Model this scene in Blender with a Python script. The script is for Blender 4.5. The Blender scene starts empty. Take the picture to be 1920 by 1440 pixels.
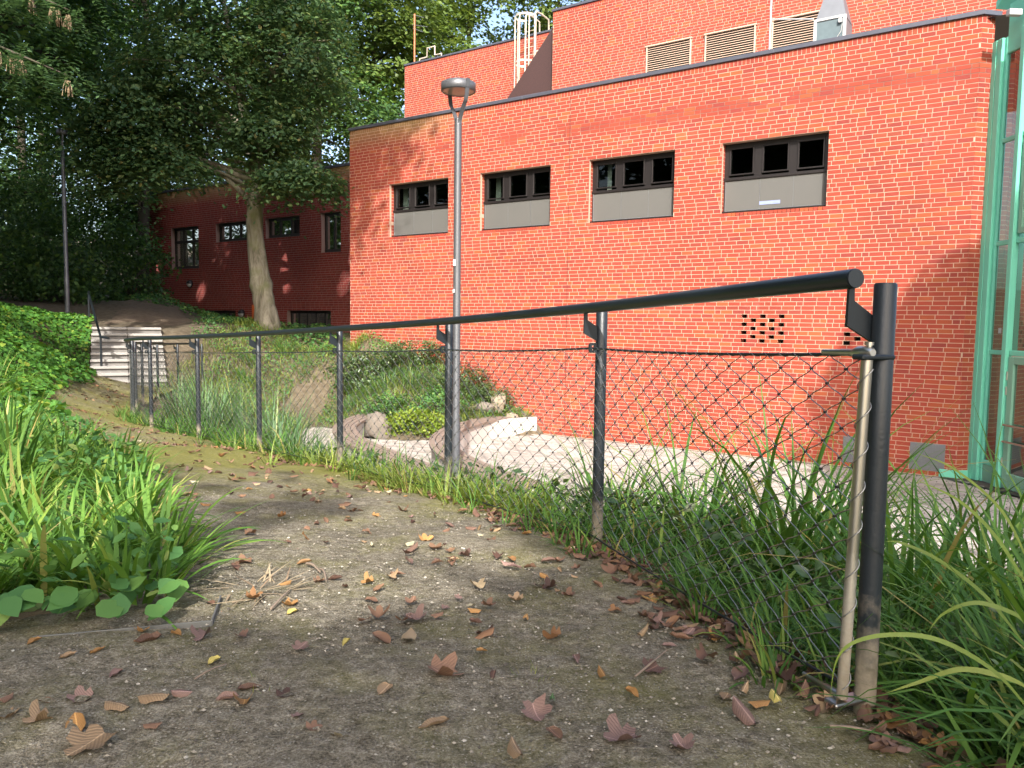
import bpy, math, random
import numpy as np
from math import radians, sin, cos, pi, sqrt, atan2
from mathutils import Matrix, Vector
random.seed(7); RNG = np.random.default_rng(11)
S = bpy.context.scene; COL = S.collection

# ------------------------------------------------------------------ camera, sky, sun, exposure
EYE = 0.87; PITCH = radians(4.5); ROLL = radians(.75)
fw = Vector((0, cos(PITCH), -sin(PITCH))); r0 = Vector((1, 0, 0)); u0 = Vector((0, sin(PITCH), cos(PITCH)))
cr = cos(ROLL)*r0 + sin(ROLL)*u0; cu = -sin(ROLL)*r0 + cos(ROLL)*u0
cam = bpy.data.cameras.new('camera'); camo = bpy.data.objects.new('camera', cam); COL.objects.link(camo)
cam.sensor_width = 36; cam.lens = 36*1450/1920; cam.clip_start = .05; cam.clip_end = 800
M = Matrix((cr, cu, -fw)).transposed().to_4x4(); M.translation = (0, 0, EYE); camo.matrix_world = M
S.camera = camo
SUN_AZ = radians(178.5); SUN_EL = radians(37)
W = bpy.data.worlds.new('World'); S.world = W; W.use_nodes = True
wn = W.node_tree.nodes; wl = W.node_tree.links
sky = wn.new('ShaderNodeTexSky'); sky.sky_type = 'NISHITA'; sky.sun_disc = False
sky.sun_elevation = SUN_EL; sky.sun_rotation = SUN_AZ; sky.air_density = 1.0; sky.dust_density = 4.0; sky.ozone_density = 1.0
wn['Background'].inputs['Strength'].default_value = .15
wl.new(sky.outputs[0], wn['Background'].inputs['Color'])
sd = bpy.data.lights.new('sun', 'SUN'); so = bpy.data.objects.new('sun', sd); COL.objects.link(so)
sd.energy = 3.0; sd.angle = radians(.55); sd.color = (1, .955, .89)
SV = Vector((sin(SUN_AZ)*cos(SUN_EL), cos(SUN_AZ)*cos(SUN_EL), sin(SUN_EL)))
so.rotation_euler = SV.to_track_quat('Z', 'Y').to_euler(); so.location = (3, -20, 30)
vs = S.view_settings; vs.view_transform = 'Standard'; vs.look = 'None'; vs.gamma = 1; vs.use_curve_mapping = False; vs.exposure = 1.62
S.render.engine = 'CYCLES'; S.cycles.max_bounces = 6; S.cycles.transparent_max_bounces = 12

# ------------------------------------------------------------------ materials
def mat(name): 
    m = bpy.data.materials.new(name); m.use_nodes = True
    return m, m.node_tree.nodes, m.node_tree.links, m.node_tree.nodes['Principled BSDF']
def N(ns, t, **k):
    n = ns.new('ShaderNode'+t)
    for a, v in k.items():
        if a in n.inputs: n.inputs[a].default_value = v
        else: setattr(n, a, v)
    return n
def ramp(ns, stops, interp='LINEAR'):
    r = ns.new('ShaderNodeValToRGB'); r.color_ramp.interpolation = interp
    e = r.color_ramp.elements
    while len(e) < len(stops): e.new(.5)
    for i, (p, c) in enumerate(stops): e[i].position = p; e[i].color = (*c, 1)
    return r
def noise(ns, ls, scale, detail=4, rough=.55, vec=None, dist=0):
    n = N(ns, 'TexNoise'); n.inputs['Scale'].default_value = scale; n.inputs['Detail'].default_value = detail
    n.inputs['Roughness'].default_value = rough; n.inputs['Distortion'].default_value = dist
    if vec is not None: ls.new(vec, n.inputs['Vector'])
    return n
def mixc(ns, ls, a, b, f, mode='MIX'):
    m = ns.new('ShaderNodeMix'); m.data_type = 'RGBA'; m.blend_type = mode
    for sock, v in ((m.inputs[6], a), (m.inputs[7], b)):
        if hasattr(v, 'is_output'): ls.new(v, sock)
        else: sock.default_value = (*v, 1)
    if hasattr(f, 'is_output'): ls.new(f, m.inputs[0])
    else: m.inputs[0].default_value = f
    return m.outputs[2]
def mathn(ns, ls, op, a, b=0.):
    m = ns.new('ShaderNodeMath'); m.operation = op
    for i, v in enumerate((a, b)):
        if hasattr(v, 'is_output'): ls.new(v, m.inputs[i])
        else: m.inputs[i].default_value = v
    return m.outputs[0]
def bump(ns, ls, h, strength, dist=.01):
    b = N(ns, 'Bump'); b.inputs['Strength'].default_value = strength; b.inputs['Distance'].default_value = dist
    ls.new(h, b.inputs['Height']); return b.outputs[0]
def pos(ns): return N(ns, 'NewGeometry').outputs['Position']
def rnd(ns, ls):    # a random number per piece: per mesh island and per object
    g = N(ns, 'NewGeometry'); o = N(ns, 'ObjectInfo')
    return mathn(ns, ls, 'FRACT', mathn(ns, ls, 'ADD', g.outputs['Random Per Island'], o.outputs['Random']))

def plain(name, col, rough=.6, metal=0, var=.15, scale=8, bs=.1, bscale=60, spec=.5):
    m, ns, ls, b = mat(name); p = pos(ns)
    n = noise(ns, ls, scale, 5, .6, p)
    c = mixc(ns, ls, tuple(x*(1-var) for x in col), tuple(min(1, x*(1+var)) for x in col), n.outputs[0])
    ls.new(c, b.inputs['Base Color']); b.inputs['Roughness'].default_value = rough; b.inputs['Metallic'].default_value = metal
    b.inputs['Specular IOR Level'].default_value = spec
    if bs: ls.new(bump(ns, ls, noise(ns, ls, bscale, 3, .6, p).outputs[0], bs, .004), b.inputs['Normal'])
    return m
MT = {}
def brick_mat(name, stops, mull=1.0):
    m, ns, ls, b = mat(name); r = rnd(ns, ls); p = pos(ns)
    rp = ramp(ns, [(q, tuple(x*mull for x in c)) for q, c in stops]); ls.new(r, rp.inputs[0])
    n1 = noise(ns, ls, 9, 4, .6, p); n2 = noise(ns, ls, .55, 4, .6, p); n3 = noise(ns, ls, 120, 3, .6, p)
    c = mixc(ns, ls, rp.outputs[0], (.44, .11, .04), mathn(ns, ls, 'MULTIPLY', mathn(ns, ls, 'GREATER_THAN', n1.outputs[0], .66), .22))
    c = mixc(ns, ls, c, (.30, .07, .055), mathn(ns, ls, 'MULTIPLY', n3.outputs[0], .14))
    f = N(ns, 'MapRange'); f.inputs[1].default_value = .35; f.inputs[2].default_value = .7; f.inputs[3].default_value = .86; f.inputs[4].default_value = 1.12
    ls.new(n2.outputs[0], f.inputs[0])
    mm = N(ns, 'HueSaturation'); ls.new(f.outputs[0], mm.inputs['Value']); ls.new(c, mm.inputs['Color'])
    # lime bloom: a few pale washed-out spots
    n4 = noise(ns, ls, 1.3, 5, .65, p); g = N(ns, 'MapRange'); g.inputs[1].default_value = .66; g.inputs[2].default_value = .8; g.inputs[3].default_value = 0; g.inputs[4].default_value = .35
    ls.new(n4.outputs[0], g.inputs[0])
    c3 = mixc(ns, ls, mm.outputs[0], (.42, .22, .20), g.outputs[0])
    sp = N(ns, 'SeparateXYZ'); ls.new(p, sp.inputs[0])
    za = N(ns, 'MapRange'); za.inputs[1].default_value = 5.6; za.inputs[2].default_value = 6.15; ls.new(sp.outputs[2], za.inputs[0])
    zb = mathn(ns, ls, 'LESS_THAN', sp.outputs[2], 6.6)
    xa = N(ns, 'MapRange'); xa.inputs[1].default_value = -1.0; xa.inputs[2].default_value = -2.8; ls.new(sp.outputs[0], xa.inputs[0])
    st_ = mathn(ns, ls, 'MULTIPLY', mathn(ns, ls, 'MULTIPLY', za.outputs[0], xa.outputs[0]), mathn(ns, ls, 'MULTIPLY', zb, mathn(ns, ls, 'ADD', .25, n2.outputs[0])))
    ls.new(mixc(ns, ls, c3, (.22, .17, .07), st_), b.inputs['Base Color'])
    b.inputs['Roughness'].default_value = .8; b.inputs['Specular IOR Level'].default_value = .25
    ls.new(bump(ns, ls, n3.outputs[0], .25, .003), b.inputs['Normal'])
    return m
BR = [(0, (.27, .047, .029)), (.3, (.305, .053, .030)), (.55, (.29, .049, .031)), (.70, (.235, .041, .032)), (.82, (.305, .060, .028)), (.92, (.335, .085, .032)), (1, (.25, .048, .036))]
MT['brick'] = brick_mat('red_brick', BR)
MT['brick_wing'] = brick_mat('shade_toned_brick', [(0, (.165, .027, .022)), (.4, (.195, .030, .024)), (.7, (.145, .024, .022)), (1, (.18, .036, .025))])  # the main wall's brick with the wing's shade put into its colour
MT['brick_dark'] = plain('sooty_brick', (.30, .07, .06), .85, var=.35, scale=14)
def mortar_mat():
    m, ns, ls, b = mat('mortar'); p = pos(ns); n = noise(ns, ls, 3, 5, .6, p); n2 = noise(ns, ls, .45, 4, .6, p)
    c = mixc(ns, ls, (.40, .28, .21), (.49, .35, .265), n.outputs[0])
    sp = N(ns, 'SeparateXYZ'); ls.new(p, sp.inputs[0])     # a band repointed in darker mortar below the parapet
    a = N(ns, 'MapRange'); a.inputs[1].default_value = .26; a.inputs[2].default_value = .05; a.inputs[4].default_value = .8
    ls.new(mathn(ns, ls, 'ABSOLUTE', mathn(ns, ls, 'SUBTRACT', sp.outputs[2], 5.35)), a.inputs[0])
    k = mathn(ns, ls, 'MULTIPLY', a.outputs[0], mathn(ns, ls, 'GREATER_THAN', mathn(ns, ls, 'ADD', n2.outputs[0], mathn(ns, ls, 'MULTIPLY', sp.outputs[0], .012)), .50))
    ls.new(mixc(ns, ls, c, (.13, .06, .05), k), b.inputs['Base Color']); b.inputs['Roughness'].default_value = .95; b.inputs['Specular IOR Level'].default_value = .2
    return m
MT['mortar'] = mortar_mat()
MT['mortar_wing'] = plain('mortar_wing', (.26, .17, .15), .95, var=.18, scale=3, bs=.3, bscale=90)  # darker than the main mortar, to go with the shade-toned wing brick
MT['coping'] = plain('zinc_coping', (.085, .09, .115), .45, .3, .2, 3, .03)
MT['rail'] = plain('anthracite_paint', (.011, .015, .019), .35, 0, .25, 6, .04, 200)
MT['steel'] = plain('stainless_steel', (.55, .53, .49), .33, 1, .2, 12, .03)
MT['wire'] = plain('wire_rope', (.30, .30, .29), .42, .85, .15, 40, 0)
MT['ferrule'] = plain('ferrule', (.035, .033, .032), .5, .3, .1, 40, 0)
MT['green'] = plain('green_paint', (.17, .58, .42), .42, 0, .1, 2, .02)
MT['green_dull'] = plain('green_door_paint', (.20, .40, .29), .5, 0, .1, 2, .02)
MT['frame'] = plain('dark_bronze_frame', (.016, .013, .013), .45, .2, .2, 6, .02)
MT['screen'] = plain('grey_sun_screen', (.095, .094, .088), .75, 0, .06, 2, .25, 260)
MT['blue'] = plain('blue_card', (.22, .27, .45), .7)
MT['white'] = plain('white_paint', (.42, .42, .42), .6, 0, .08, 3)
MT['interior'] = plain('dark_interior', (.02, .022, .02), .9)
MT['curtain'] = plain('pale_wall_inside', (.6, .6, .55), .9)
MT['orange'] = plain('orange_paint', (.62, .13, .03), .5)
MT['orange_dull'] = plain('rusty_rail_paint', (.42, .14, .06), .6)
MT['galv'] = plain('galvanised_sheet', (.20, .21, .225), .45, .6, .15, 5, .03)
MT['galv_dull'] = plain('coil_mesh', (.11, .15, .165), .6, .3, .2, 8)
MT['cream'] = plain('beige_enamel', (.52, .44, .35), .5, 0, .08, 3, .02)
MT['louver'] = plain('beige_louver', (.46, .34, .26), .55, 0, .08, 3, .02)
MT['slate'] = plain('dark_brown_cladding', (.045, .02, .018), .7, 0, .5, 30, .3, 40)
MT['lamp'] = plain('lamp_paint', (.10, .105, .115), .42, .4, .15, 5, .03)
MT['lens'] = plain('lamp_lens', (.32, .28, .22), .25, 0, .15, 6, .02)
MT['bench'] = plain('weathered_timber', (.20, .155, .125), .8, 0, .3, 7, .35, 70)
MT['whitewall'] = plain('white_render', (.46, .44, .41), .85, 0, .06, 2, .15, 50)
MT['stone'] = plain('grey_boulder', (.15, .128, .105), .9, 0, .25, 5, .6, 22)
MT['palestone'] = plain('pale_stone', (.26, .21, .155), .9, 0, .25, 5, .6, 22)
MT['drain'] = plain('drain_channel', (.012, .012, .014), .5, .4)
MT['edging'] = plain('edging_steel', (.13, .13, .12), .7, .3, .35, 12, .1)
MT['twig'] = plain('twig_bark', (.20, .15, .11), .9, 0, .4, 30)

def post_mat():
    m, ns, ls, b = mat('post_paint'); p = pos(ns)
    tc = N(ns, 'TexCoord'); sp = N(ns, 'SeparateXYZ'); ls.new(tc.outputs['Object'], sp.inputs[0])
    a = N(ns, 'Attribute'); a.attribute_name = 'dirt'
    n = noise(ns, ls, 14, 6, .7, p); n2 = noise(ns, ls, 120, 3, .6, p)
    h = mathn(ns, ls, 'ADD', a.outputs['Fac'], mathn(ns, ls, 'MULTIPLY', mathn(ns, ls, 'SUBTRACT', n.outputs[0], .5), .9))
    g = N(ns, 'MapRange'); g.inputs[1].default_value = .35; g.inputs[2].default_value = .75; ls.new(h, g.inputs[0])
    mud = mixc(ns, ls, (.20, .165, .115), (.30, .26, .19), n2.outputs[0])
    ls.new(mixc(ns, ls, (.013, .018, .023), mud, g.outputs[0]), b.inputs['Base Color'])
    r = N(ns, 'MapRange'); r.inputs[3].default_value = .42; r.inputs[4].default_value = .95; ls.new(g.outputs[0], r.inputs[0]); ls.new(r.outputs[0], b.inputs['Roughness'])
    ls.new(bump(ns, ls, n2.outputs[0], .3, .003), b.inputs['Normal'])
    return m
MT['post'] = post_mat()
def rod_mat():
    m, ns, ls, b = mat('muddy_steel_rod'); p = pos(ns)
    a = N(ns, 'Attribute'); a.attribute_name = 'dirt'
    n = noise(ns, ls, 12, 6, .7, p); n2 = noise(ns, ls, 120, 3, .6, p)
    h = mathn(ns, ls, 'ADD', a.outputs['Fac'], mathn(ns, ls, 'MULTIPLY', mathn(ns, ls, 'SUBTRACT', n.outputs[0], .5), .8))
    g = N(ns, 'MapRange'); g.inputs[1].default_value = .25; g.inputs[2].default_value = .8; ls.new(h, g.inputs[0])
    mud = mixc(ns, ls, (.20, .165, .115), (.30, .26, .19), n2.outputs[0])
    ls.new(mixc(ns, ls, (.5, .48, .42), mud, g.outputs[0]), b.inputs['Base Color'])
    iv = N(ns, 'MapRange'); iv.inputs[3].default_value = 1; iv.inputs[4].default_value = 0; ls.new(g.outputs[0], iv.inputs[0]); ls.new(iv.outputs[0], b.inputs['Metallic'])
    r = N(ns, 'MapRange'); r.inputs[3].default_value = .34; r.inputs[4].default_value = .95; ls.new(g.outputs[0], r.inputs[0]); ls.new(r.outputs[0], b.inputs['Roughness'])
    return m
MT['rod'] = rod_mat()

def glass_mat(refl=.75, tint=(.62, .68, .66, 1)):
    m, ns, ls, b = mat('window_glass'); ns.remove(b)
    out = ns['Material Output']; fr = N(ns, 'Fresnel'); fr.inputs[0].default_value = 1.36
    t = N(ns, 'BsdfTransparent'); t.inputs[0].default_value = tint; g = N(ns, 'BsdfGlossy'); g.inputs['Roughness'].default_value = .02
    f = mathn(ns, ls, 'ADD', mathn(ns, ls, 'MULTIPLY', fr.outputs[0], refl), .004)
    mx = N(ns, 'MixShader'); ls.new(f, mx.inputs[0]); ls.new(t.outputs[0], mx.inputs[1]); ls.new(g.outputs[0], mx.inputs[2]); ls.new(mx.outputs[0], out.inputs[0])
    return m
MT['glass'] = glass_mat()
MT['glass_green'] = glass_mat(.30, (.30, .44, .40, 1))

def leaf_mat(name, stops, trans=.35, rough=.5, spec=.35, var=.25):
    m, ns, ls, b = mat(name); r = rnd(ns, ls); rp = ramp(ns, stops); ls.new(r, rp.inputs[0])
    n = noise(ns, ls, .9, 3, .6, pos(ns)); f = N(ns, 'MapRange'); f.inputs[1].default_value = .3; f.inputs[2].default_value = .7; f.inputs[3].default_value = 1-var; f.inputs[4].default_value = 1+var
    ls.new(n.outputs[0], f.inputs[0]); h = N(ns, 'HueSaturation'); ls.new(rp.outputs[0], h.inputs['Color']); ls.new(f.outputs[0], h.inputs['Value'])
    ls.new(h.outputs[0], b.inputs['Base Color']); b.inputs['Roughness'].default_value = rough; b.inputs['Specular IOR Level'].default_value = spec
    t = N(ns, 'BsdfTranslucent'); hs = N(ns, 'HueSaturation'); hs.inputs['Hue'].default_value = .485; hs.inputs['Saturation'].default_value = 1.15; hs.inputs['Value'].default_value = 1.25
    ls.new(h.outputs[0], hs.inputs['Color']); ls.new(hs.outputs[0], t.inputs[0])
    mx = N(ns, 'MixShader'); mx.inputs[0].default_value = trans
    ls.new(b.outputs[0], mx.inputs[1]); ls.new(t.outputs[0], mx.inputs[2]); ls.new(mx.outputs[0], ns['Material Output'].inputs[0])
    return m
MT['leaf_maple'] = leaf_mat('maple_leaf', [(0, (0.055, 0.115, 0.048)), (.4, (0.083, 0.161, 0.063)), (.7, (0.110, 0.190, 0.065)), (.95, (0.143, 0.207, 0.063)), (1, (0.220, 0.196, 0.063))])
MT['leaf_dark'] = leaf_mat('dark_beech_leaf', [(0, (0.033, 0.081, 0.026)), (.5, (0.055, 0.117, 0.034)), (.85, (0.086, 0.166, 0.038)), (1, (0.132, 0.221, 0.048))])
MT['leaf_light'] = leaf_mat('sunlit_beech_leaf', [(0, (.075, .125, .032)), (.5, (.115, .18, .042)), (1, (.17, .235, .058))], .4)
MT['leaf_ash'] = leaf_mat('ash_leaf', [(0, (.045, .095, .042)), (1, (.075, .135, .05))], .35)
MT['leaf_shrub'] = leaf_mat('evergreen_leaf', [(0, (.035, .07, .025)), (.6, (.06, .11, .035)), (1, (.11, .155, .045))], .2, .38, .5)
MT['leaf_fern'] = leaf_mat('fern_leaf', [(0, (.13, .21, .03)), (.6, (.19, .27, .035)), (1, (.28, .32, .05))], .35)
MT['leaf_ivy'] = leaf_mat('ivy_leaf', [(0, (0.043, 0.128, 0.026)), (.45, (0.075, 0.200, 0.032)), (.85, (0.112, 0.254, 0.038)), (.95, (0.187, 0.303, 0.041)), (1, (0.243, 0.266, 0.041))], .3, .55, .25)
MT['leaf_broad'] = leaf_mat('broad_leaf', [(0, (0.050, 0.134, 0.045)), (.5, (0.074, 0.179, 0.050)), (.88, (0.120, 0.235, 0.054)), (1, (0.221, 0.258, 0.072))], .3, .55, .25)
MT['blade'] = leaf_mat('grass_blade', [(0, (0.043, 0.108, 0.022)), (.45, (0.068, 0.158, 0.030)), (.8, (0.105, 0.209, 0.038)), (.94, (0.172, 0.253, 0.052)), (.975, (0.262, 0.240, 0.066)), (1, (0.303, 0.253, 0.084))], .35, .55, .22)
MT['blade_bed'] = leaf_mat('lily_blade', [(0, (0.063, 0.141, 0.026)), (.45, (0.092, 0.199, 0.035)), (.8, (0.136, 0.253, 0.044)), (.93, (0.204, 0.281, 0.052)), (.97, (0.331, 0.328, 0.105)), (1, (0.389, 0.363, 0.140))], .35, .55, .22)
MT['blade_blue'] = leaf_mat('blue_grass_blade', [(0, (0.066, 0.145, 0.059)), (.6, (0.109, 0.209, 0.078)), (.93, (0.175, 0.265, 0.083)), (1, (0.361, 0.341, 0.108))], .3, .5, .4)
MT['blade_sun'] = leaf_mat('bright_sunlit_grass_blade', [(0, (.11, .17, .03)), (.6, (.17, .24, .04)), (.93, (.25, .29, .06)), (1, (.36, .26, .10))], .35, .5, .4)  # brighter copy of the grass blade, sunshine put into its colour
MT['straw'] = leaf_mat('dry_straw', [(0, (.33, .26, .16)), (.6, (.42, .34, .22)), (1, (.28, .19, .12))], .2, .7, .2)

def bark_mat(name, a, b_, moss, sc=6):
    m, ns, ls, b = mat(name); p = pos(ns)
    mp = N(ns, 'Mapping'); mp.inputs['Scale'].default_value = (1, 1, .25); ls.new(p, mp.inputs[0])
    n = noise(ns, ls, sc, 6, .65, mp.outputs[0], .6); n2 = noise(ns, ls, 1.4, 4, .6, p)
    f_ = N(ns, 'MapRange'); f_.inputs[1].default_value = .35; f_.inputs[2].default_value = .62; ls.new(n.outputs[0], f_.inputs[0])
    c = mixc(ns, ls, a, b_, f_.outputs[0])
    g = N(ns, 'MapRange'); g.inputs[1].default_value = .5; g.inputs[2].default_value = .68; g.inputs[4].default_value = .8; ls.new(n2.outputs[0], g.inputs[0])
    ls.new(mixc(ns, ls, c, moss, g.outputs[0]), b.inputs['Base Color']); b.inputs['Roughness'].default_value = .9; b.inputs['Specular IOR Level'].default_value = .2
    ls.new(bump(ns, ls, n.outputs[0], .6, .03), b.inputs['Normal']); return m
MT['bark_pale'] = bark_mat('maple_bark', (.10, .088, .062), (.34, .31, .245), (.15, .16, .065), 4)
MT['bark_dark'] = bark_mat('dark_bark', (.035, .028, .022), (.075, .062, .05), (.05, .06, .03), 5)

def path_mat():
    m, ns, ls, b = mat('gravelly_path'); p = pos(ns)
    n1 = noise(ns, ls, 2.2, 6, .6, p); n2 = noise(ns, ls, 30, 6, .72, p); n3 = noise(ns, ls, 170, 3, .7, p)
    c = ramp(ns, [(.37, (.070, .058, .038)), (.5, (.205, .178, .128)), (.63, (.40, .36, .275))]); 
    ls.new(mathn(ns, ls, 'ADD', mathn(ns, ls, 'MULTIPLY', n2.outputs[0], .5), mathn(ns, ls, 'MULTIPLY', n3.outputs[0], .5)), c.inputs[0])
    v = N(ns, 'TexVoronoi'); v.inputs['Scale'].default_value = 130; v.inputs['Randomness'].default_value = 1; ls.new(p, v.inputs['Vector'])
    sp = N(ns, 'SeparateXYZ'); ls.new(v.outputs['Color'], sp.inputs[0])
    grit = mathn(ns, ls, 'MULTIPLY', mathn(ns, ls, 'GREATER_THAN', sp.outputs[0], .74), mathn(ns, ls, 'LESS_THAN', v.outputs['Distance'], .38))
    gc = ramp(ns, [(0, (.13, .12, .11)), (.5, (.36, .33, .27)), (1, (.50, .46, .37))]); ls.new(sp.outputs[1], gc.inputs[0])
    c2 = mixc(ns, ls, c.outputs[0], gc.outputs[0], mathn(ns, ls, 'MULTIPLY', grit, .7))
    dk = N(ns, 'MapRange'); dk.inputs[1].default_value = .35; dk.inputs[2].default_value = .65; dk.inputs[3].default_value = .8; dk.inputs[4].default_value = 1.15; ls.new(n1.outputs[0], dk.inputs[0])
    h = N(ns, 'HueSaturation'); ls.new(c2, h.inputs['Color']); ls.new(dk.outputs[0], h.inputs['Value'])
    a = N(ns, 'Attribute'); a.attribute_name = 'moss'
    n5 = noise(ns, ls, 3.2, 6, .68, p)
    mo = mathn(ns, ls, 'ADD', mathn(ns, ls, 'MULTIPLY', n5.outputs[0], 1.25), a.outputs['Fac'])
    g = N(ns, 'MapRange'); g.inputs[1].default_value = .72; g.inputs[2].default_value = 1.25; g.inputs[4].default_value = .8; ls.new(mo, g.inputs[0])
    mc = mixc(ns, ls, (.13, .14, .028), (.27, .25, .045), n2.outputs[0])
    ls.new(mixc(ns, ls, h.outputs[0], mc, mathn(ns, ls, 'MULTIPLY', g.outputs[0], mathn(ns, ls, 'SUBTRACT', 1.0, mathn(ns, ls, 'MULTIPLY', grit, .7)))), b.inputs['Base Color'])
    b.inputs['Roughness'].default_value = .95; b.inputs['Specular IOR Level'].default_value = .15
    hh = mathn(ns, ls, 'ADD', mathn(ns, ls, 'MULTIPLY', n3.outputs[0], .5), mathn(ns, ls, 'ADD', n2.outputs[0], mathn(ns, ls, 'MULTIPLY', grit, .5)))
    ls.new(bump(ns, ls, hh, 1.0, .022), b.inputs['Normal']); return m
MT['path'] = path_mat()
def soil_mat(name, cols, sc=7):
    m, ns, ls, b = mat(name); p = pos(ns)
    n = noise(ns, ls, sc, 7, .68, p); r = ramp(ns, [(.3, cols[0]), (.5, cols[1]), (.72, cols[2])]); ls.new(n.outputs[0], r.inputs[0])
    ls.new(r.outputs[0], b.inputs['Base Color']); b.inputs['Roughness'].default_value = .95; b.inputs['Specular IOR Level'].default_value = .15
    ls.new(bump(ns, ls, n.outputs[0], .6, .03), b.inputs['Normal']); return m
MT['soil'] = soil_mat('planted_soil', [(.055, .044, .028), (.115, .092, .062), (.18, .15, .105)])
MT['sand'] = soil_mat('sandy_ground', [(.13, .10, .07), (.20, .158, .112), (.26, .21, .155)], 5)
MT['leafpath'] = soil_mat('leaf_covered_path', [(.085, .062, .042), (.14, .105, .075), (.19, .15, .105)], 6)
def paver_mat():
    m, ns, ls, b = mat('pale_paver'); r = rnd(ns, ls); p = pos(ns)
    rp = ramp(ns, [(0, (.25, .225, .20)), (.35, (.34, .31, .28)), (.7, (.39, .36, .33)), (1, (.28, .245, .215))]); ls.new(r, rp.inputs[0])
    n = noise(ns, ls, .8, 5, .65, p); f = N(ns, 'MapRange'); f.inputs[1].default_value = .3; f.inputs[2].default_value = .7; f.inputs[3].default_value = .82; f.inputs[4].default_value = 1.08
    ls.new(n.outputs[0], f.inputs[0]); h = N(ns, 'HueSaturation'); ls.new(rp.outputs[0], h.inputs['Color']); ls.new(f.outputs[0], h.inputs['Value'])
    ls.new(h.outputs[0], b.inputs['Base Color']); b.inputs['Roughness'].default_value = .9; b.inputs['Specular IOR Level'].default_value = .2
    ls.new(bump(ns, ls, noise(ns, ls, 90, 3, .6, p).outputs[0], .25, .004), b.inputs['Normal']); return m
MT['paver'] = paver_mat()
MT['riser'] = plain('shade_toned_riser', (.17, .16, .148), .9, 0, .35, 6, .35, 40)  # coloured darker than the treads to stand for shade under their edges
MT['joint'] = plain('paving_joint', (.06, .052, .04), .95, 0, .3, 6)
MT['step'] = plain('worn_concrete', (.30, .285, .26), .9, 0, .22, 4, .35, 40)
def algae_brick():
    return None
for nm, c0, c1 in (('leaf_brown', (0.121, 0.065, 0.040), (0.201, 0.116, 0.074)), ('leaf_tan', (0.233, 0.150, 0.083), (0.322, 0.224, 0.131)), ('leaf_orange', (0.266, 0.129, 0.044), (0.346, 0.198, 0.070)), ('leaf_mauve', (0.152, 0.090, 0.074), (0.226, 0.146, 0.121)), ('leaf_umber', (0.061, 0.034, 0.026), (0.105, 0.060, 0.044)), ('leaf_yellow', (0.387, 0.309, 0.070), (0.467, 0.386, 0.131)), ('leaf_pale', (0.362, 0.309, 0.191), (0.443, 0.395, 0.261)), ('leaf_green', (0.096, 0.189, 0.070), (0.145, 0.257, 0.087))):
    m, ns, ls, b = mat(nm); tc = N(ns, 'TexCoord')
    n = noise(ns, ls, 28, 4, .65, tc.outputs['Object']); oi = N(ns, 'ObjectInfo')
    sx = N(ns, 'SeparateXYZ'); ls.new(tc.outputs['Object'], sx.inputs[0]); axx = mathn(ns, ls, 'ABSOLUTE', sx.outputs[0])
    vv = mathn(ns, ls, 'SINE', mathn(ns, ls, 'MULTIPLY', mathn(ns, ls, 'SUBTRACT', sx.outputs[1], mathn(ns, ls, 'MULTIPLY', axx, .9)), 75.0))
    w = N(ns, 'MapRange'); w.inputs[1].default_value = -1; w.inputs[2].default_value = 1; ls.new(vv, w.inputs[0])
    rib = mathn(ns, ls, 'LESS_THAN', axx, .016)
    c = mixc(ns, ls, c0, c1, n.outputs[0]); c = mixc(ns, ls, c, tuple(x*.55 for x in c0), mathn(ns, ls, 'MULTIPLY', w.outputs[0], .22)); c = mixc(ns, ls, c, tuple(min(1, x*1.7) for x in c1), mathn(ns, ls, 'MULTIPLY', rib, .7))
    h = N(ns, 'HueSaturation'); f = N(ns, 'MapRange'); f.inputs[3].default_value = .75; f.inputs[4].default_value = 1.25; ls.new(oi.outputs['Random'], f.inputs[0]); ls.new(f.outputs[0], h.inputs['Value']); ls.new(c, h.inputs['Color'])
    ls.new(h.outputs[0], b.inputs['Base Color']); b.inputs['Roughness'].default_value = .65; b.inputs['Specular IOR Level'].default_value = .3
    ls.new(bump(ns, ls, w.outputs[0], .22, .012), b.inputs['Normal'])
    MT[nm] = m

# ------------------------------------------------------------------ mesh helpers
ORG = {}
def tag(o, label, cat, group=None):
    o['label'] = label; o['category'] = cat
    if group: o['group'] = group
    return o
def thing(name, loc, label, cat, group=None):
    o = bpy.data.objects.new(name, None); COL.objects.link(o); o.location = loc; o.empty_display_size = .2
    ORG[o.name] = Vector(loc); return tag(o, label, cat, group)
def link(name, me, parent=None, mat_=None, kind=None, loc=None):
    o = bpy.data.objects.new(name, me); COL.objects.link(o)
    if parent is not None:
        o.parent = parent; ORG[o.name] = ORG.get(parent.name, Vector((0, 0, 0)))
    if mat_ is not None and not me.materials: me.materials.append(MT[mat_] if isinstance(mat_, str) else mat_)
    if kind: o['kind'] = kind
    if loc is not None: o.location = loc
    return o
def npmesh(name, V, Fq, smooth=True, attrs=None):
    """V (n,3), Fq (m,k) all faces with k corners"""
    me = bpy.data.meshes.new(name); V = np.asarray(V, np.float32); Fq = np.asarray(Fq, np.int32)
    k = Fq.shape[1]; me.vertices.add(len(V)); me.vertices.foreach_set('co', V.ravel())
    me.loops.add(Fq.size); me.loops.foreach_set('vertex_index', Fq.ravel())
    me.polygons.add(len(Fq)); me.polygons.foreach_set('loop_start', np.arange(0, Fq.size, k, dtype=np.int32))
    me.polygons.foreach_set('loop_total', np.full(len(Fq), k, np.int32))
    me.polygons.foreach_set('use_smooth', np.full(len(Fq), bool(smooth)))
    for an, av in (attrs or {}).items():
        a = me.attributes.new(an, 'FLOAT', 'POINT'); a.data.foreach_set('value', np.asarray(av, np.float32))
    me.update(calc_edges=True); me.validate(); return me
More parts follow.
